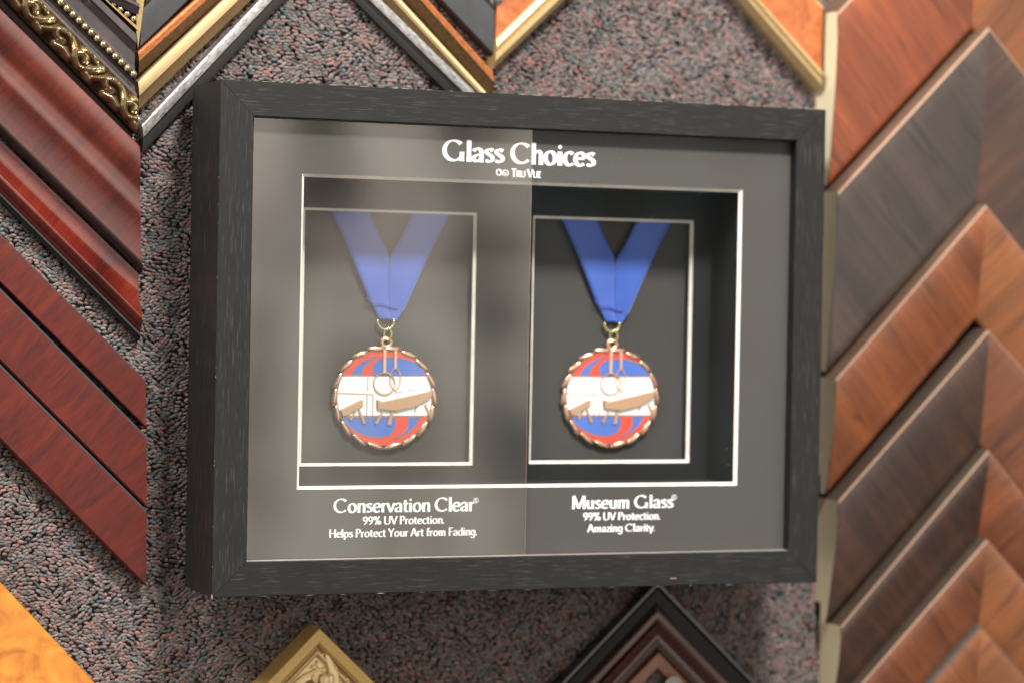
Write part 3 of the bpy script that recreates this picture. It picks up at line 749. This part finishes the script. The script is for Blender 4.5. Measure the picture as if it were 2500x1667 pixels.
bf.box(u0, u1, v1, v1+.003, HM2+.0003, HM1-.0030); bf.box(u0, u1, v0-.003, v0, HM2+.0003, HM1-.0030)
bf.make('spacer_walls', M_SPACER, box)
HG = .0708
bf = Buf(); bf.add([(-FW+RW-.004, -FH+RW-.004, HG), (-.0001, -FH+RW-.004, HG), (-.0001, FH-RW+.004, HG), (-FW+RW-.004, FH-RW+.004, HG)], [(0, 1, 2, 3)]); bf.make('plain_glass_pane', M_PANE1, box)
bf = Buf(); bf.add([(.0001, -FH+RW-.004, HG), (FW-RW+.004, -FH+RW-.004, HG), (FW-RW+.004, FH-RW+.004, HG), (.0001, FH-RW+.004, HG)], [(0, 1, 2, 3)]); bf.make('low_glare_glass_pane', M_PANE2, box)
# ground edge of the seam between the panes: thin bright chips
bf = Buf()
for _ in range(46):
    y = rr.uniform(-.165, .165); L = rr.uniform(.0003, .0022) if rr.random() < .7 else rr.uniform(.002, .006); bf.blob((rr.uniform(-.0001, .0001), y, HG+.0001), (.00011, 0, 0), (0, L, 0), (0, 0, .0001), 6, 4)
bf.box(-.00006, .00006, -FH+RW, FH-RW, HG-.0009, HG-.00005)
bf.make('glass_seam', simple('ground_glass_edge', (.34, .24, .22), .4), box)
# dust specks on the glass
bf = Buf()
for _ in range(70):
    x, y = rr.uniform(-.22, .22), rr.uniform(-.16, .16); s = rr.uniform(.00012, .00034); bf.blob((x, y, HG+.0001), (s, 0, 0), (0, s, 0), (0, 0, .00008), 6, 4)
bf.make('dust', simple('pale_dust', (.33, .31, .29), .8), box)['kind'] = 'stuff'

# ---------------------------------------------------------------- lettering
def arc(cx, cy, rx, ry, a0, a1, n=22): return [(cx+rx*math.cos(math.radians(a0+(a1-a0)*i/n)), cy+ry*math.sin(math.radians(a0+(a1-a0)*i/n))) for i in range(n+1)]
S_ = lambda *p: cr(p, 7)
L_ = lambda *p: [p[0], tuple((np.array(p[0])+np.array(p[1]))/2), p[1]]
def dot(x, y, r=.085): return ('dot', x, y, r)
arch = lambda x: S_((x, .42), (x+.07, .56), (x+.18, .625), (x+.28, .57), (x+.31, .42), (x+.31, 0))
GL = {
 'G': (.98, [arc(.47, .5, .38, .455, 42, 318), L_((.80, .02), (.80, .45))]), 'C': (.86, [arc(.47, .5, .38, .455, 42, 318)]),
 'l': (.25, [L_((.12, 0), (.12, 1.0))]), 'a': (.52, [S_((.08, .50), (.14, .60), (.26, .62), (.37, .55), (.39, .42), (.39, 0)), S_((.38, .37), (.22, .33), (.10, .25), (.09, .12), (.18, .05), (.29, .08), (.39, .18))]),
 's': (.42, [S_((.36, .55), (.25, .62), (.12, .58), (.10, .47), (.21, .37), (.33, .27), (.34, .13), (.22, .05), (.06, .09))]),
 'h': (.54, [L_((.12, 0), (.12, 1)), arch(.12)]), 'o': (.59, [arc(.295, .33, .20, .30, 0, 360, 28)]),
 'i': (.25, [L_((.12, 0), (.12, .64)), dot(.12, .86)]), 'c': (.47, [arc(.29, .33, .20, .30, 48, 314)]),
 'e': (.52, [arc(.28, .33, .20, .30, 8, 318), L_((.12, .36), (.46, .36))]),
 'T': (.60, [L_((.01, .95), (.59, .95)), L_((.30, 0), (.30, .95))]),
 'R': (.62, [L_((.12, 0), (.12, 1)), S_((.12, .95), (.32, .95), (.45, .87), (.46, .67), (.34, .54), (.12, .51)), L_((.28, .52), (.56, 0))]),
 'U': (.74, [S_((.12, 1), (.12, .5), (.13, .25), (.22, .08), (.37, .04), (.52, .08), (.61, .25), (.62, .5), (.62, 1))]),
 'V': (.66, [L_((.04, 1), (.34, .02)), L_((.34, .02), (.62, 1))]),
 'E': (.53, [L_((.12, 0), (.12, 1)), L_((.12, .95), (.49, .95)), L_((.12, .52), (.44, .52)), L_((.12, .05), (.49, .05))]),
 'n': (.54, [L_((.12, 0), (.12, .65)), arch(.12)]), 'r': (.37, [L_((.12, 0), (.12, .65)), S_((.12, .40), (.19, .55), (.28, .61), (.36, .60))]),
 'v': (.48, [L_((.03, .65), (.25, .02)), L_((.25, .02), (.46, .65))]), 't': (.36, [S_((.15, .84), (.15, .5), (.15, .2), (.20, .06), (.33, .05)), L_((.02, .60), (.33, .60))]),
 '9': (.55, [arc(.27, .70, .18, .25, 0, 360, 26), S_((.45, .72), (.43, .42), (.33, .18), (.16, .02))]),
 '%': (.84, [arc(.19, .76, .12, .19, 0, 360, 20), arc(.64, .23, .12, .19, 0, 360, 20), L_((.24, 0), (.60, 1))]),
 'P': (.55, [L_((.12, 0), (.12, 1)), S_((.12, .95), (.32, .95), (.46, .86), (.47, .67), (.34, .50), (.12, .47))]),
 '.': (.22, [dot(.10, .07)]), 'H': (.74, [L_((.12, 0), (.12, 1)), L_((.62, 0), (.62, 1)), L_((.12, .52), (.62, .52))]),
 'p': (.57, [L_((.12, -.28), (.12, .65)), arc(.29, .33, .20, .30, 0, 360, 26)]), 'Y': (.60, [L_((.03, 1), (.30, .48)), L_((.58, 1), (.30, .48)), L_((.30, .48), (.30, 0))]),
 'u': (.55, [S_((.12, .65), (.12, .25), (.18, .07), (.30, .05), (.42, .17)), L_((.42, 0), (.42, .65))]),
 'A': (.68, [L_((.04, 0), (.33, 1)), L_((.33, 1), (.65, 0)), L_((.15, .34), (.52, .34))]),
 'f': (.34, [S_((.37, .93), (.27, .96), (.17, .88), (.15, .7), (.15, 0)), L_((.02, .60), (.33, .60))]),
 'm': (.82, [L_((.12, 0), (.12, .65)), S_((.12, .42), (.19, .56), (.28, .62), (.37, .56), (.39, .42), (.39, 0)), S_((.39, .42), (.46, .56), (.56, .62), (.65, .56), (.67, .42), (.67, 0))]),
 'F': (.50, [L_((.12, 0), (.12, 1)), L_((.12, .95), (.48, .95)), L_((.12, .50), (.43, .50))]),
 'd': (.57, [L_((.45, 0), (.45, 1)), arc(.28, .33, .20, .30, 0, 360, 26)]),
 'g': (.56, [S_((.44, .64), (.44, .2), (.44, -.08), (.36, -.24), (.22, -.27), (.08, -.20)), arc(.27, .34, .19, .29, 0, 360, 26)]),
 'M': (.92, [L_((.12, 0), (.14, 1)), L_((.14, 1), (.46, .06)), L_((.46, .06), (.78, 1)), L_((.78, 1), (.80, 0))]),
 'z': (.43, [L_((.05, .60), (.38, .60)), L_((.38, .60), (.06, .05)), L_((.05, .05), (.40, .05))]),
 'y': (.49, [L_((.03, .65), (.26, .03)), L_((.47, .65), (.18, -.27))]), ' ': (.27, [])}
ZC = [0]
def stroke(bf, pts, T, wt, h, phi=18, flare=.10):
    pts = [np.array(p, float) for p in pts]; n = len(pts); Lp = []; Rp = []
    closed = np.linalg.norm(pts[0]-pts[-1]) < 1e-6
    for i, p in enumerate(pts):
        a = pts[i-1] if i > 0 else (pts[-2] if closed else p); b = pts[i+1] if i < n-1 else (pts[1] if closed else p)
        d = b-a; d /= np.linalg.norm(d)+1e-12; nn = np.array([-d[1], d[0]])
        th = math.atan2(d[1], d[0]); w = wt*(.42+.58*abs(math.sin(th-math.radians(phi)))**1.1)
        if not closed and i in (0, n-1): w *= 1+flare
        Lp.append(p+nn*w/2); Rp.append(p-nn*w/2)
    ZC[0] = (ZC[0]+1) % 9; hh = h+ZC[0]*.000012
    v = []
    for a, b in zip(Lp, Rp): v += [(*T(a), hh), (*T(b), hh)]
    bf.add(v, [(2*i, 2*i+1, 2*i+3, 2*i+2) for i in range(n-1)])
def text(name, s, b0, b1, cap, wt, h, parent, caps=None, track=-.015):
    """letters along the baseline from wall point b0 to b1"""
    adv = 0; lay = []
    for i, ch in enumerate(s):
        k = 1. if not caps else caps[i]; w, st = GL[ch]; lay.append((adv, k, st)); adv += (w+track)*k
    vec = np.array(b1)-np.array(b0); L = np.linalg.norm(vec); sx = L/(adv-.1); ex = vec/L; ey = np.array([-ex[1], ex[0]])
    bf = Buf()
    for off, k, st in lay:
        T = lambda p, off=off, k=k: np.array(b0)+ex*((off+p[0]*k-.04)*sx)+ey*(p[1]*k*cap)
        for g in st:
            if isinstance(g[0], str):
                _, x, y, r = g; ZC[0] = (ZC[0]+1) % 9; m = 14
                r *= wt/.17; v = [(*T((x+r*cap/sx*math.cos(2*math.pi*j/m), y+r*math.sin(2*math.pi*j/m))), h+ZC[0]*.000012) for j in range(m)]; bf.add(v, [tuple(range(m))])
            else: stroke(bf, g, T, wt, h)
    return bf.make(name, M_INK, parent)
HT = HM1+.00025
def line(name, s, p0, p1, cappx, wt=.17, **k):
    a, b = P(*p0, HT), P(*p1, HT); y = (a[1]+b[1])/2
    return text(name, s, (a[0], y), (b[0], y), cappx/3190., wt, HT, mat1, **k)
line('title_lettering', 'Glass Choices', (1081.6, 395.6), (1449, 406), 53.5, .185)
line('small_lettering', 'TRU VUE', (1249, 432.5), (1320, 435.0), 20.5, .21, caps=[1, .78, .78, .8, 1, .78, .78])
def reg(name, cx, cy, r):
    c = P(cx, cy, HT); bf = Buf(); k = r/3190.
    T = lambda p: c+np.array(p)*k
    m = 26; v = []
    for j in range(m):
        a = 2*math.pi*j/m; v += [(*T((math.cos(a), math.sin(a))), HT), (*T((.80*math.cos(a), .80*math.sin(a))), HT)]
    bf.add(v, [(2*j, 2*((j+1) % m), 2*((j+1) % m)+1, 2*j+1) for j in range(m)])
    T2 = lambda p: T(((p[0]-.34)*1.05, (p[1]-.5)*1.05))
    for g in GL['R'][1]: stroke(bf, g, T2, .17, HT, flare=0)
    return bf.make(name, M_INK, mat1)
line('heading_lettering', 'Conservation Clear', (814.8, 1252), (1155, 1246), 35); reg('registered_mark', 1162, 1220.7, 6.8)
line('caption_lettering', '99% UV Protection.', (886, 1280), (1084, 1277), 20.3, .17)
line('caption_lettering', 'Helps Protect Your Art from Fading.', (804, 1312), (1164, 1305), 20.3, .17)
line('heading_lettering', 'Museum Glass', (1396.5, 1241.8), (1641, 1238.6), 33.5, .165); reg('registered_mark', 1645.6, 1212.7, 7)
line('caption_lettering', '99% UV Protection.', (1424, 1269.5), (1611, 1267), 20, .18)
line('caption_lettering', 'Amazing Clarity.', (1435, 1298), (1598, 1295.5), 20, .18)
# emblem beside the small lettering: a ring with a slash and a striped fan
bf = Buf()
def zt(x, y): return P(x/5.227+1050, y/5.227+320, HT)
TT = lambda p: zt(*p)
stroke_w = lambda pts, w: stroke(bf, pts, lambda p: zt(p[0], p[1]), w, HT, flare=0)
stroke_w(arc(880, 530, 32, 38, 0, 360, 26), 17); stroke_w([(880, 500), (895, 510), (905, 550)], 15); stroke_w([(858, 560), (875, 566), (900, 556)], 12)
stroke_w(arc(962, 545, 38, 42, 190, 345, 20), 14)
for x, y0, y1 in ((925, 535, 570), (945, 525, 580), (963, 530, 582), (981, 535, 578), (999, 540, 568)): stroke_w([(x, y0), (x, (y0+y1)/2), (x, y1)], 9)
bf.make('emblem', M_INK, mat1)

# ---------------------------------------------------------------- medals
HMD = HB+.0006
def zm(x, y, h): return P(x/4.9+780, y/4.9+800, h)
CMED = zm(775, 830, HMD+.003)
def medal(label):
    t = thing('medal', CMED[0], CMED[1], HB, label, 'medal', 'gymnastics medals hanging in the shadow box')
    base = HMD; top = HMD+.0030
    Z = lambda x, y: zm(x, y, top)
    def circ(cx, cy, rx, ry, n=56): return [(cx+rx*math.cos(2*math.pi*i/n), cy+ry*math.sin(2*math.pi*i/n)) for i in range(n)]
    bf = Buf(); bf.prism([tuple(Z(*p)) for p in circ(775, 832, 588, 585)], base, top, .0006)
    disc = bf.make('disc', M_BRONZED, t, autos=40)
    R = (775, 832, 560, 572)
    def clipseg(y, above):   # circle segment
        out = []
        for i in range(181):
            a = 2*math.pi*i/180; x = R[0]+R[2]*math.cos(a); yy = R[1]+R[3]*math.sin(a)
            if (yy <= y) == above or abs(yy-y) < 1: out.append((x, yy))
        return out
    seg = lambda y, above: sorted(clipseg(y, above), key=lambda p: math.atan2((p[1]-y)*(1 if not above else -1)+1e-3, p[0]-R[0]))
    def sheet(name, poly, h, mat):
        bf = Buf(); vs = [(*Z(*p), h) for p in poly]; bf.add(vs, [tuple(range(len(vs)))]); return bf.make(name, mat, disc)
    # white band
    pts = [p for p in [(R[0]+R[2]*math.cos(a), R[1]+R[3]*math.sin(a)) for a in np.linspace(0, 2*math.pi, 181)[:-1]] if 565 <= p[1] <= 1062]
    pts = sorted(pts, key=lambda p: math.atan2(p[1]-R[1], p[0]-R[0]))
    sheet('white_enamel_band', pts, top+.00012, M_EWHITE)
    sheet('red_enamel_field', seg(566, True), top+.00006, M_ERED); sheet('red_enamel_field', seg(1062, False), top+.00006, M_ERED)
    def rim(bf, poly, w=7, hh=.00045): bf.tube([(*Z(*p), top+hh) for p in poly], w/4.9/3190, 6, closed=True)
    lines = Buf()
    for pl, nn in (([(655, 566), (630, 480), (660, 410), (740, 367), (850, 351), (960, 357), (1080, 387), (1180, 437), (1245, 505), (1283, 566)], 8),
               ([(378, 562), (430, 470), (520, 400), (620, 350), (742, 322), (640, 370), (560, 430), (520, 490), (505, 562)], 8),
               ([(272, 1066), (905, 1066), (912, 1150), (895, 1220), (840, 1280), (740, 1308), (620, 1305), (500, 1275), (390, 1215), (310, 1140)], 8),
               ([(1060, 1066), (1205, 1066), (1150, 1165), (1060, 1250), (960, 1310), (850, 1345), (990, 1270), (1055, 1190)], 8)):
        sheet('blue_enamel_field', pl, top+.00012, M_EBLUE)
        rim(lines, pl, 6, .0001)
    def bar(a, b, w, h0=.0002, h1=.0008, bfx=lines, w2=None):
        a = np.array(a, float); b = np.array(b, float); d = (b-a)/np.linalg.norm(b-a); n = np.array([-d[1], d[0]]); w2 = w2 or w
        bfx.prism([tuple(Z(*(a+n*w/2))), tuple(Z(*(b+n*w2/2))), tuple(Z(*(b-n*w2/2))), tuple(Z(*(a-n*w/2)))], top+h0*.5, top+h1, .0002)
    for a, b, w in (((286, 566), (640, 574), 10), ((577, 585), (574, 755), 10), ((215, 778), (642, 795), 12), ((640, 795), (633, 1060), 12), ((568, 805), (562, 1058), 12),
                    ((900, 792), (900, 770), 9), ((898, 770), (982, 770), 9), ((980, 770), (980, 786), 9), ((1055, 752), (1055, 740), 9), ((1053, 740), (1122, 740), 9), ((1120, 740), (1120, 752), 9)): bar(a, b, w, .0001, .0004)
    lines.make('cloisonne_lines', gilt('cloisonne_bronze', (.48, .30, .20), (.30, .18, .12), .25, .36, 120, .05, 1., .9), disc)
    bf = Buf()
    bar((779, 255), (773, 535), 40, .0003, .0012, bf, 34); bar((906, 262), (903, 492), 32, .0003, .0012, bf, 26)
    for cx, cy, rx, ry, h in ((772, 662, 126, 130, .0011), (902, 612, 62, 128, .0006)):
        bf.tube([(*Z(*p), top+h) for p in circ(cx, cy, rx, ry, 40)], 8/4.9/3190, 6, closed=True)
    bf.make('hanging_rings', M_BRONZEM, disc)
    bf = Buf()
    P1 = [(675, 858), (742, 885), (1325, 752), (1335, 830), (1150, 935), (900, 1002), (790, 985), (675, 968)]
    bf.prism([tuple(Z(*p)) for p in P1], top+.0002, top+.0024, .0011)
    bf.prism([tuple(Z(*p)) for p in [(236, 985), (480, 862), (526, 862), (522, 925), (268, 1064)]], top+.0002, top+.0020, .0009)
    for a, b, w, w2 in (((430, 990), (360, 1100), 20, 26), ((468, 975), (532, 1142), 24, 34), ((750, 1005), (668, 1145), 20, 32), ((862, 1003), (826, 1160), 30, 48), ((1165, 935), (1135, 1000), 12, 14), ((1262, 910), (1310, 1040), 20, 30)):
        bar(a, b, w, .0002, .0012, bf, w2)
    bf.make('raised_gym_apparatus', gilt('brown_bronze_relief', (.52, .34, .22), (.36, .22, .14), .26, .36, 120, .05, 1., .85), disc, autos=30)
    # wreath
    bf = Buf(); N = 18
    for i in range(N):
        a = -math.pi/2+2*math.pi*(i+.5)/N; right = math.cos(a) > 0
        sg = -1 if right else 1
        cx, cy = 775+596*math.cos(a), 832+588*math.sin(a)
        ta = a+math.pi/2; slant = .16*sg
        c = Z(cx, cy); e = Z(cx+math.cos(ta+slant)*118, cy+math.sin(ta+slant)*118); w_ = Z(cx+math.cos(ta+slant+math.pi/2)*34, cy+math.sin(ta+slant+math.pi/2)*34)
        bf.blob((*c, top-.0002), (e[0]-c[0], e[1]-c[1], .0005*sg), (w_[0]-c[0], w_[1]-c[1], 0), (0, 0, .0018), 12, 6)
        bf.tube([(c[0]-(e-c)[0]*.9, c[1]-(e-c)[1]*.9, top+.0005), (*c, top+.0014), (c[0]+(e-c)[0]*.9, c[1]+(e-c)[1]*.9, top+.0006)], .00018, 5)
    bf.make('laurel_rim', M_BRONZEM, t, smooth=True)
    bf = Buf(); bf.tube([(*Z(*p), top-.0010) for p in circ(803, 178, 56, 50, 24)], .0019, 8, closed=True); bf.make('hanging_loop', M_BRONZEM, t, smooth=True)
    z3 = lambda x, y, h: P(x/4.2375+720, y/4.2375+480, h)
    bf = Buf(); bf.tube([(*z3(958+34*math.cos(a), 1425+62*math.sin(a), top), top+.0004+.0012*math.cos(a)) for a in np.linspace(0, 2*math.pi, 20)[:-1]], .00085, 8, closed=True); bf.make('small_ring', M_BRASS, t, smooth=True)
    bf = Buf(); bf.tube([(*z3(940+84*math.cos(a), 1292+82*math.sin(a), top), top+.0002) for a in np.linspace(-.25, math.pi+.25, 20)], .00095, 8); bf.make('jump_ring', M_BRASS, t, smooth=True)
    # ribbon
    def strap(name, Lp, Rp, hs, flip):
        n = 40; Lc = cr(Lp, 10); Rc = cr(Rp, 10)
        def at(c, f): x = f*(len(c)-1); i = min(int(x), len(c)-2); return c[i]+(c[i+1]-c[i])*(x-i)
        v = []; uv = []; l = 0; pm = None; K = 8
        for j in range(n+1):
            f = j/n; a = at(Lc, f); b = at(Rc, f); h0 = HB+np.interp(f, [0, .2, .8, 1], hs)
            m = (z3(*a, h0)+z3(*b, h0))/2
            if pm is not None: l += np.linalg.norm(m-pm)
            pm = m
            for k in range(K+1):
                s = k/K; p = a+(b-a)*s; q = z3(*p, h0); v.append((*q, h0+.0004*math.sin(math.pi*s)+.0005*math.sin(f*5+s*3))); uv.append((s*.027, l+(s-.5)*.012*flip))
        f = [(j*(K+1)+k, j*(K+1)+k+1, (j+1)*(K+1)+k+1, (j+1)*(K+1)+k) for j in range(n) for k in range(K)]
        o = mesh(name, v, f, M_RIBBON, rib, uvs=uv, smooth=True)
        md = o.modifiers.new('thickness', 'SOLIDIFY'); md.thickness = .0004
        return o
    rib = bpy.data.objects.new('ribbon', None); link(rib, t); ORG[rib.name] = ORG[t.name]
    hs = [.0055, .0055, .0035, .0028]
    strap('strap', [(330, 80), (372, 158), (560, 560), (745, 1010), (800, 1120), (878, 1272)], [(725, 80), (765, 158), (880, 420), (975, 640), (970, 1150), (992, 1270)], hs, 1)
    strap('strap', [(1255, 80), (1215, 175), (1080, 450), (979, 650), (972, 1150), (982, 1272)], [(1650, 80), (1600, 188), (1390, 600), (1150, 1130), (1100, 1210), (1045, 1290)], [x+.0004 for x in hs], -1)
    bf = Buf(); c = cr([(735, 1048), (770, 1075), (815, 1105), (900, 1110), (1000, 1150), (1062, 1165)], 6); bf.tube([(*z3(*p, HB+.005), HB+.0052) for p in c], .00045, 6)
    bf.make('stitching', simple('violet_blue_thread', (.05, .05, .35), .7), rib)
    return t
def copy_tree(o, parent=None):
    c = o.copy(); COL.objects.link(c)
    if parent is not None: c.parent = parent
    for ch in o.children: copy_tree(ch, c)
    return c
m1 = medal('bronze enamelled medal on blue ribbon in the left window behind reflective glass')
m2 = copy_tree(m1); m2['label'] = 'bronze enamelled medal on blue ribbon in the right window behind clear low glare glass'
C2 = P(735/4.9+1340, 830/4.9+800, HMD+.003); d = C2-CMED
m2.location = Vector(W3(CMED[0]+d[0], CMED[1]+d[1], HB))

# ---------------------------------------------------------------- lights
def area(name, u, v, h, tgt, sx, sy, power, col):
    l = bpy.data.lights.new(name, 'AREA'); l.shape = 'RECTANGLE'; l.size = sx; l.size_y = sy; l.energy = power; l.color = col
    o = bpy.data.objects.new(name, l); link(o); o.location = W3(u, v, h)
    dr = Vector(W3(*tgt))-o.location; o.rotation_euler = dr.to_track_quat('-Z', 'Y').to_euler(); return o
area('ceiling_lamp', .13, 2.05, 1.75, (0, 0, 0), .40, .28, 138, (1, .96, .90))
area('ceiling_lamp', -2.0, 2.1, .95, (.2, 0, 0), .9, .5, 80, (1, .98, .95))
area('ceiling_lamp', 1.6, 2.0, .9, (.25, 0, 0), .5, .5, 5, (1, .82, .62))

# ---------------------------------------------------------------- world: blurred shop interior
w = bpy.data.worlds.new('World'); SC.world = w; w.use_nodes = True
nt = w.node_tree; N_ = nt.nodes; bg = N_['Background']
def wn(typ, **k):
    n = N_.new(typ)
    for a, b in k.items():
        if a in n.inputs.keys(): n.inputs[a].default_value = b
        else: setattr(n, a, b)
    return n
tc = wn('ShaderNodeTexCoord')
def wmap(sx, sy, sz, loc=(0, 0, 0)):
    m = wn('ShaderNodeMapping'); m.inputs['Scale'].default_value = (sx, sy, sz); m.inputs['Location'].default_value = loc
    nt.links.new(tc.outputs['Generated'], m.inputs['Vector']); return m.outputs['Vector']
def wnoise(vec, scale, det=2, rough=.5):
    n = wn('ShaderNodeTexNoise', Scale=scale, Detail=det, Roughness=rough); nt.links.new(vec, n.inputs['Vector']); return n.outputs['Fac']
def wramp(fac, st):
    r = wn('ShaderNodeValToRGB'); e = r.color_ramp.elements
    while len(e) < len(st): e.new(.5)
    for el, (p, c) in zip(e, st): el.position = p; el.color = (*c, 1) if hasattr(c, '__len__') else (c, c, c, 1)
    nt.links.new(fac, r.inputs['Fac']); return r.outputs['Color']
def wmix(f, a, b, mode='MIX'):
    n = wn('ShaderNodeMix', data_type='RGBA', blend_type=mode)
    for s, v in ((n.inputs[0], f), (n.inputs[6], a), (n.inputs[7], b)):
        if isinstance(v, bpy.types.NodeSocket): nt.links.new(v, s)
        elif hasattr(v, '__len__'): s.default_value = (*v, 1)
        else: s.default_value = v
    return n.outputs[2]
def wdot(d, lo, hi):
    dv = np.array(W3(*d), float); dv /= np.linalg.norm(dv)
    n = wn('ShaderNodeVectorMath', operation='DOT_PRODUCT'); nt.links.new(tc.outputs['Generated'], n.inputs[0]); n.inputs[1].default_value = tuple(dv)
    m = wn('ShaderNodeMapRange', interpolation_type='SMOOTHSTEP'); m.inputs['From Min'].default_value = lo; m.inputs['From Max'].default_value = hi
    nt.links.new(n.outputs['Value'], m.inputs['Value']); return m.outputs['Result']
room = wramp(wnoise(wmap(1, 1, 1), 2.2, 3), [(.35, (.09, .08, .075)), (.65, (.25, .235, .22))])
blk = wnoise(wmap(46, 20, 7, (.4, 0, .3)), 1, 1); blk2 = wnoise(wmap(16, 10, 30, (3, 1, 2)), 1, 1)
win = wramp(wmix(.45, blk, blk2), [(.38, (.50, .47, .43)), (.47, (1.25, 1.15, 1.04)), (.56, (2.25, 2.06, 1.88))])
hue = wramp(wnoise(wmap(14, 14, 14), 1, 1), [(.35, (.93, 1.0, .97)), (.65, (1.04, .98, .97))])
colr = wmix(wdot((.42, .02, .93), .80, .93), room, wmix(1., win, hue, 'MULTIPLY'))
sx = wn('ShaderNodeSeparateXYZ'); nt.links.new(tc.outputs['Generated'], sx.inputs[0])
mg = wn('ShaderNodeMapRange', interpolation_type='SMOOTHSTEP'); nt.links.new(sx.outputs['Z'], mg.inputs['Value'])
for k_, v_ in (('From Min', -.16), ('From Max', .16), ('To Min', .82), ('To Max', 1.25)): mg.inputs[k_].default_value = v_
colr = wmix(1., colr, mg.outputs['Result'], 'MULTIPLY')
colr = wmix(wdot((-1, .15, .12), .70, .92), colr, (1.5, 1.32, 1.08))      # warm bright patch added on the left to light the cream cut ends
ceil = wdot((0, 1, .25), .35, .95)
colr = wmix(ceil, colr, (.36, .34, .32))
nt.links.new(colr, bg.inputs['Color']); bg.inputs['Strength'].default_value = 1.0

# ---------------------------------------------------------------- render
SC.view_settings.view_transform = 'Standard'; SC.view_settings.look = 'None'; SC.view_settings.exposure = 0; SC.view_settings.gamma = 1
SC.render.engine = 'CYCLES'
SC.cycles.transparent_max_bounces = 12
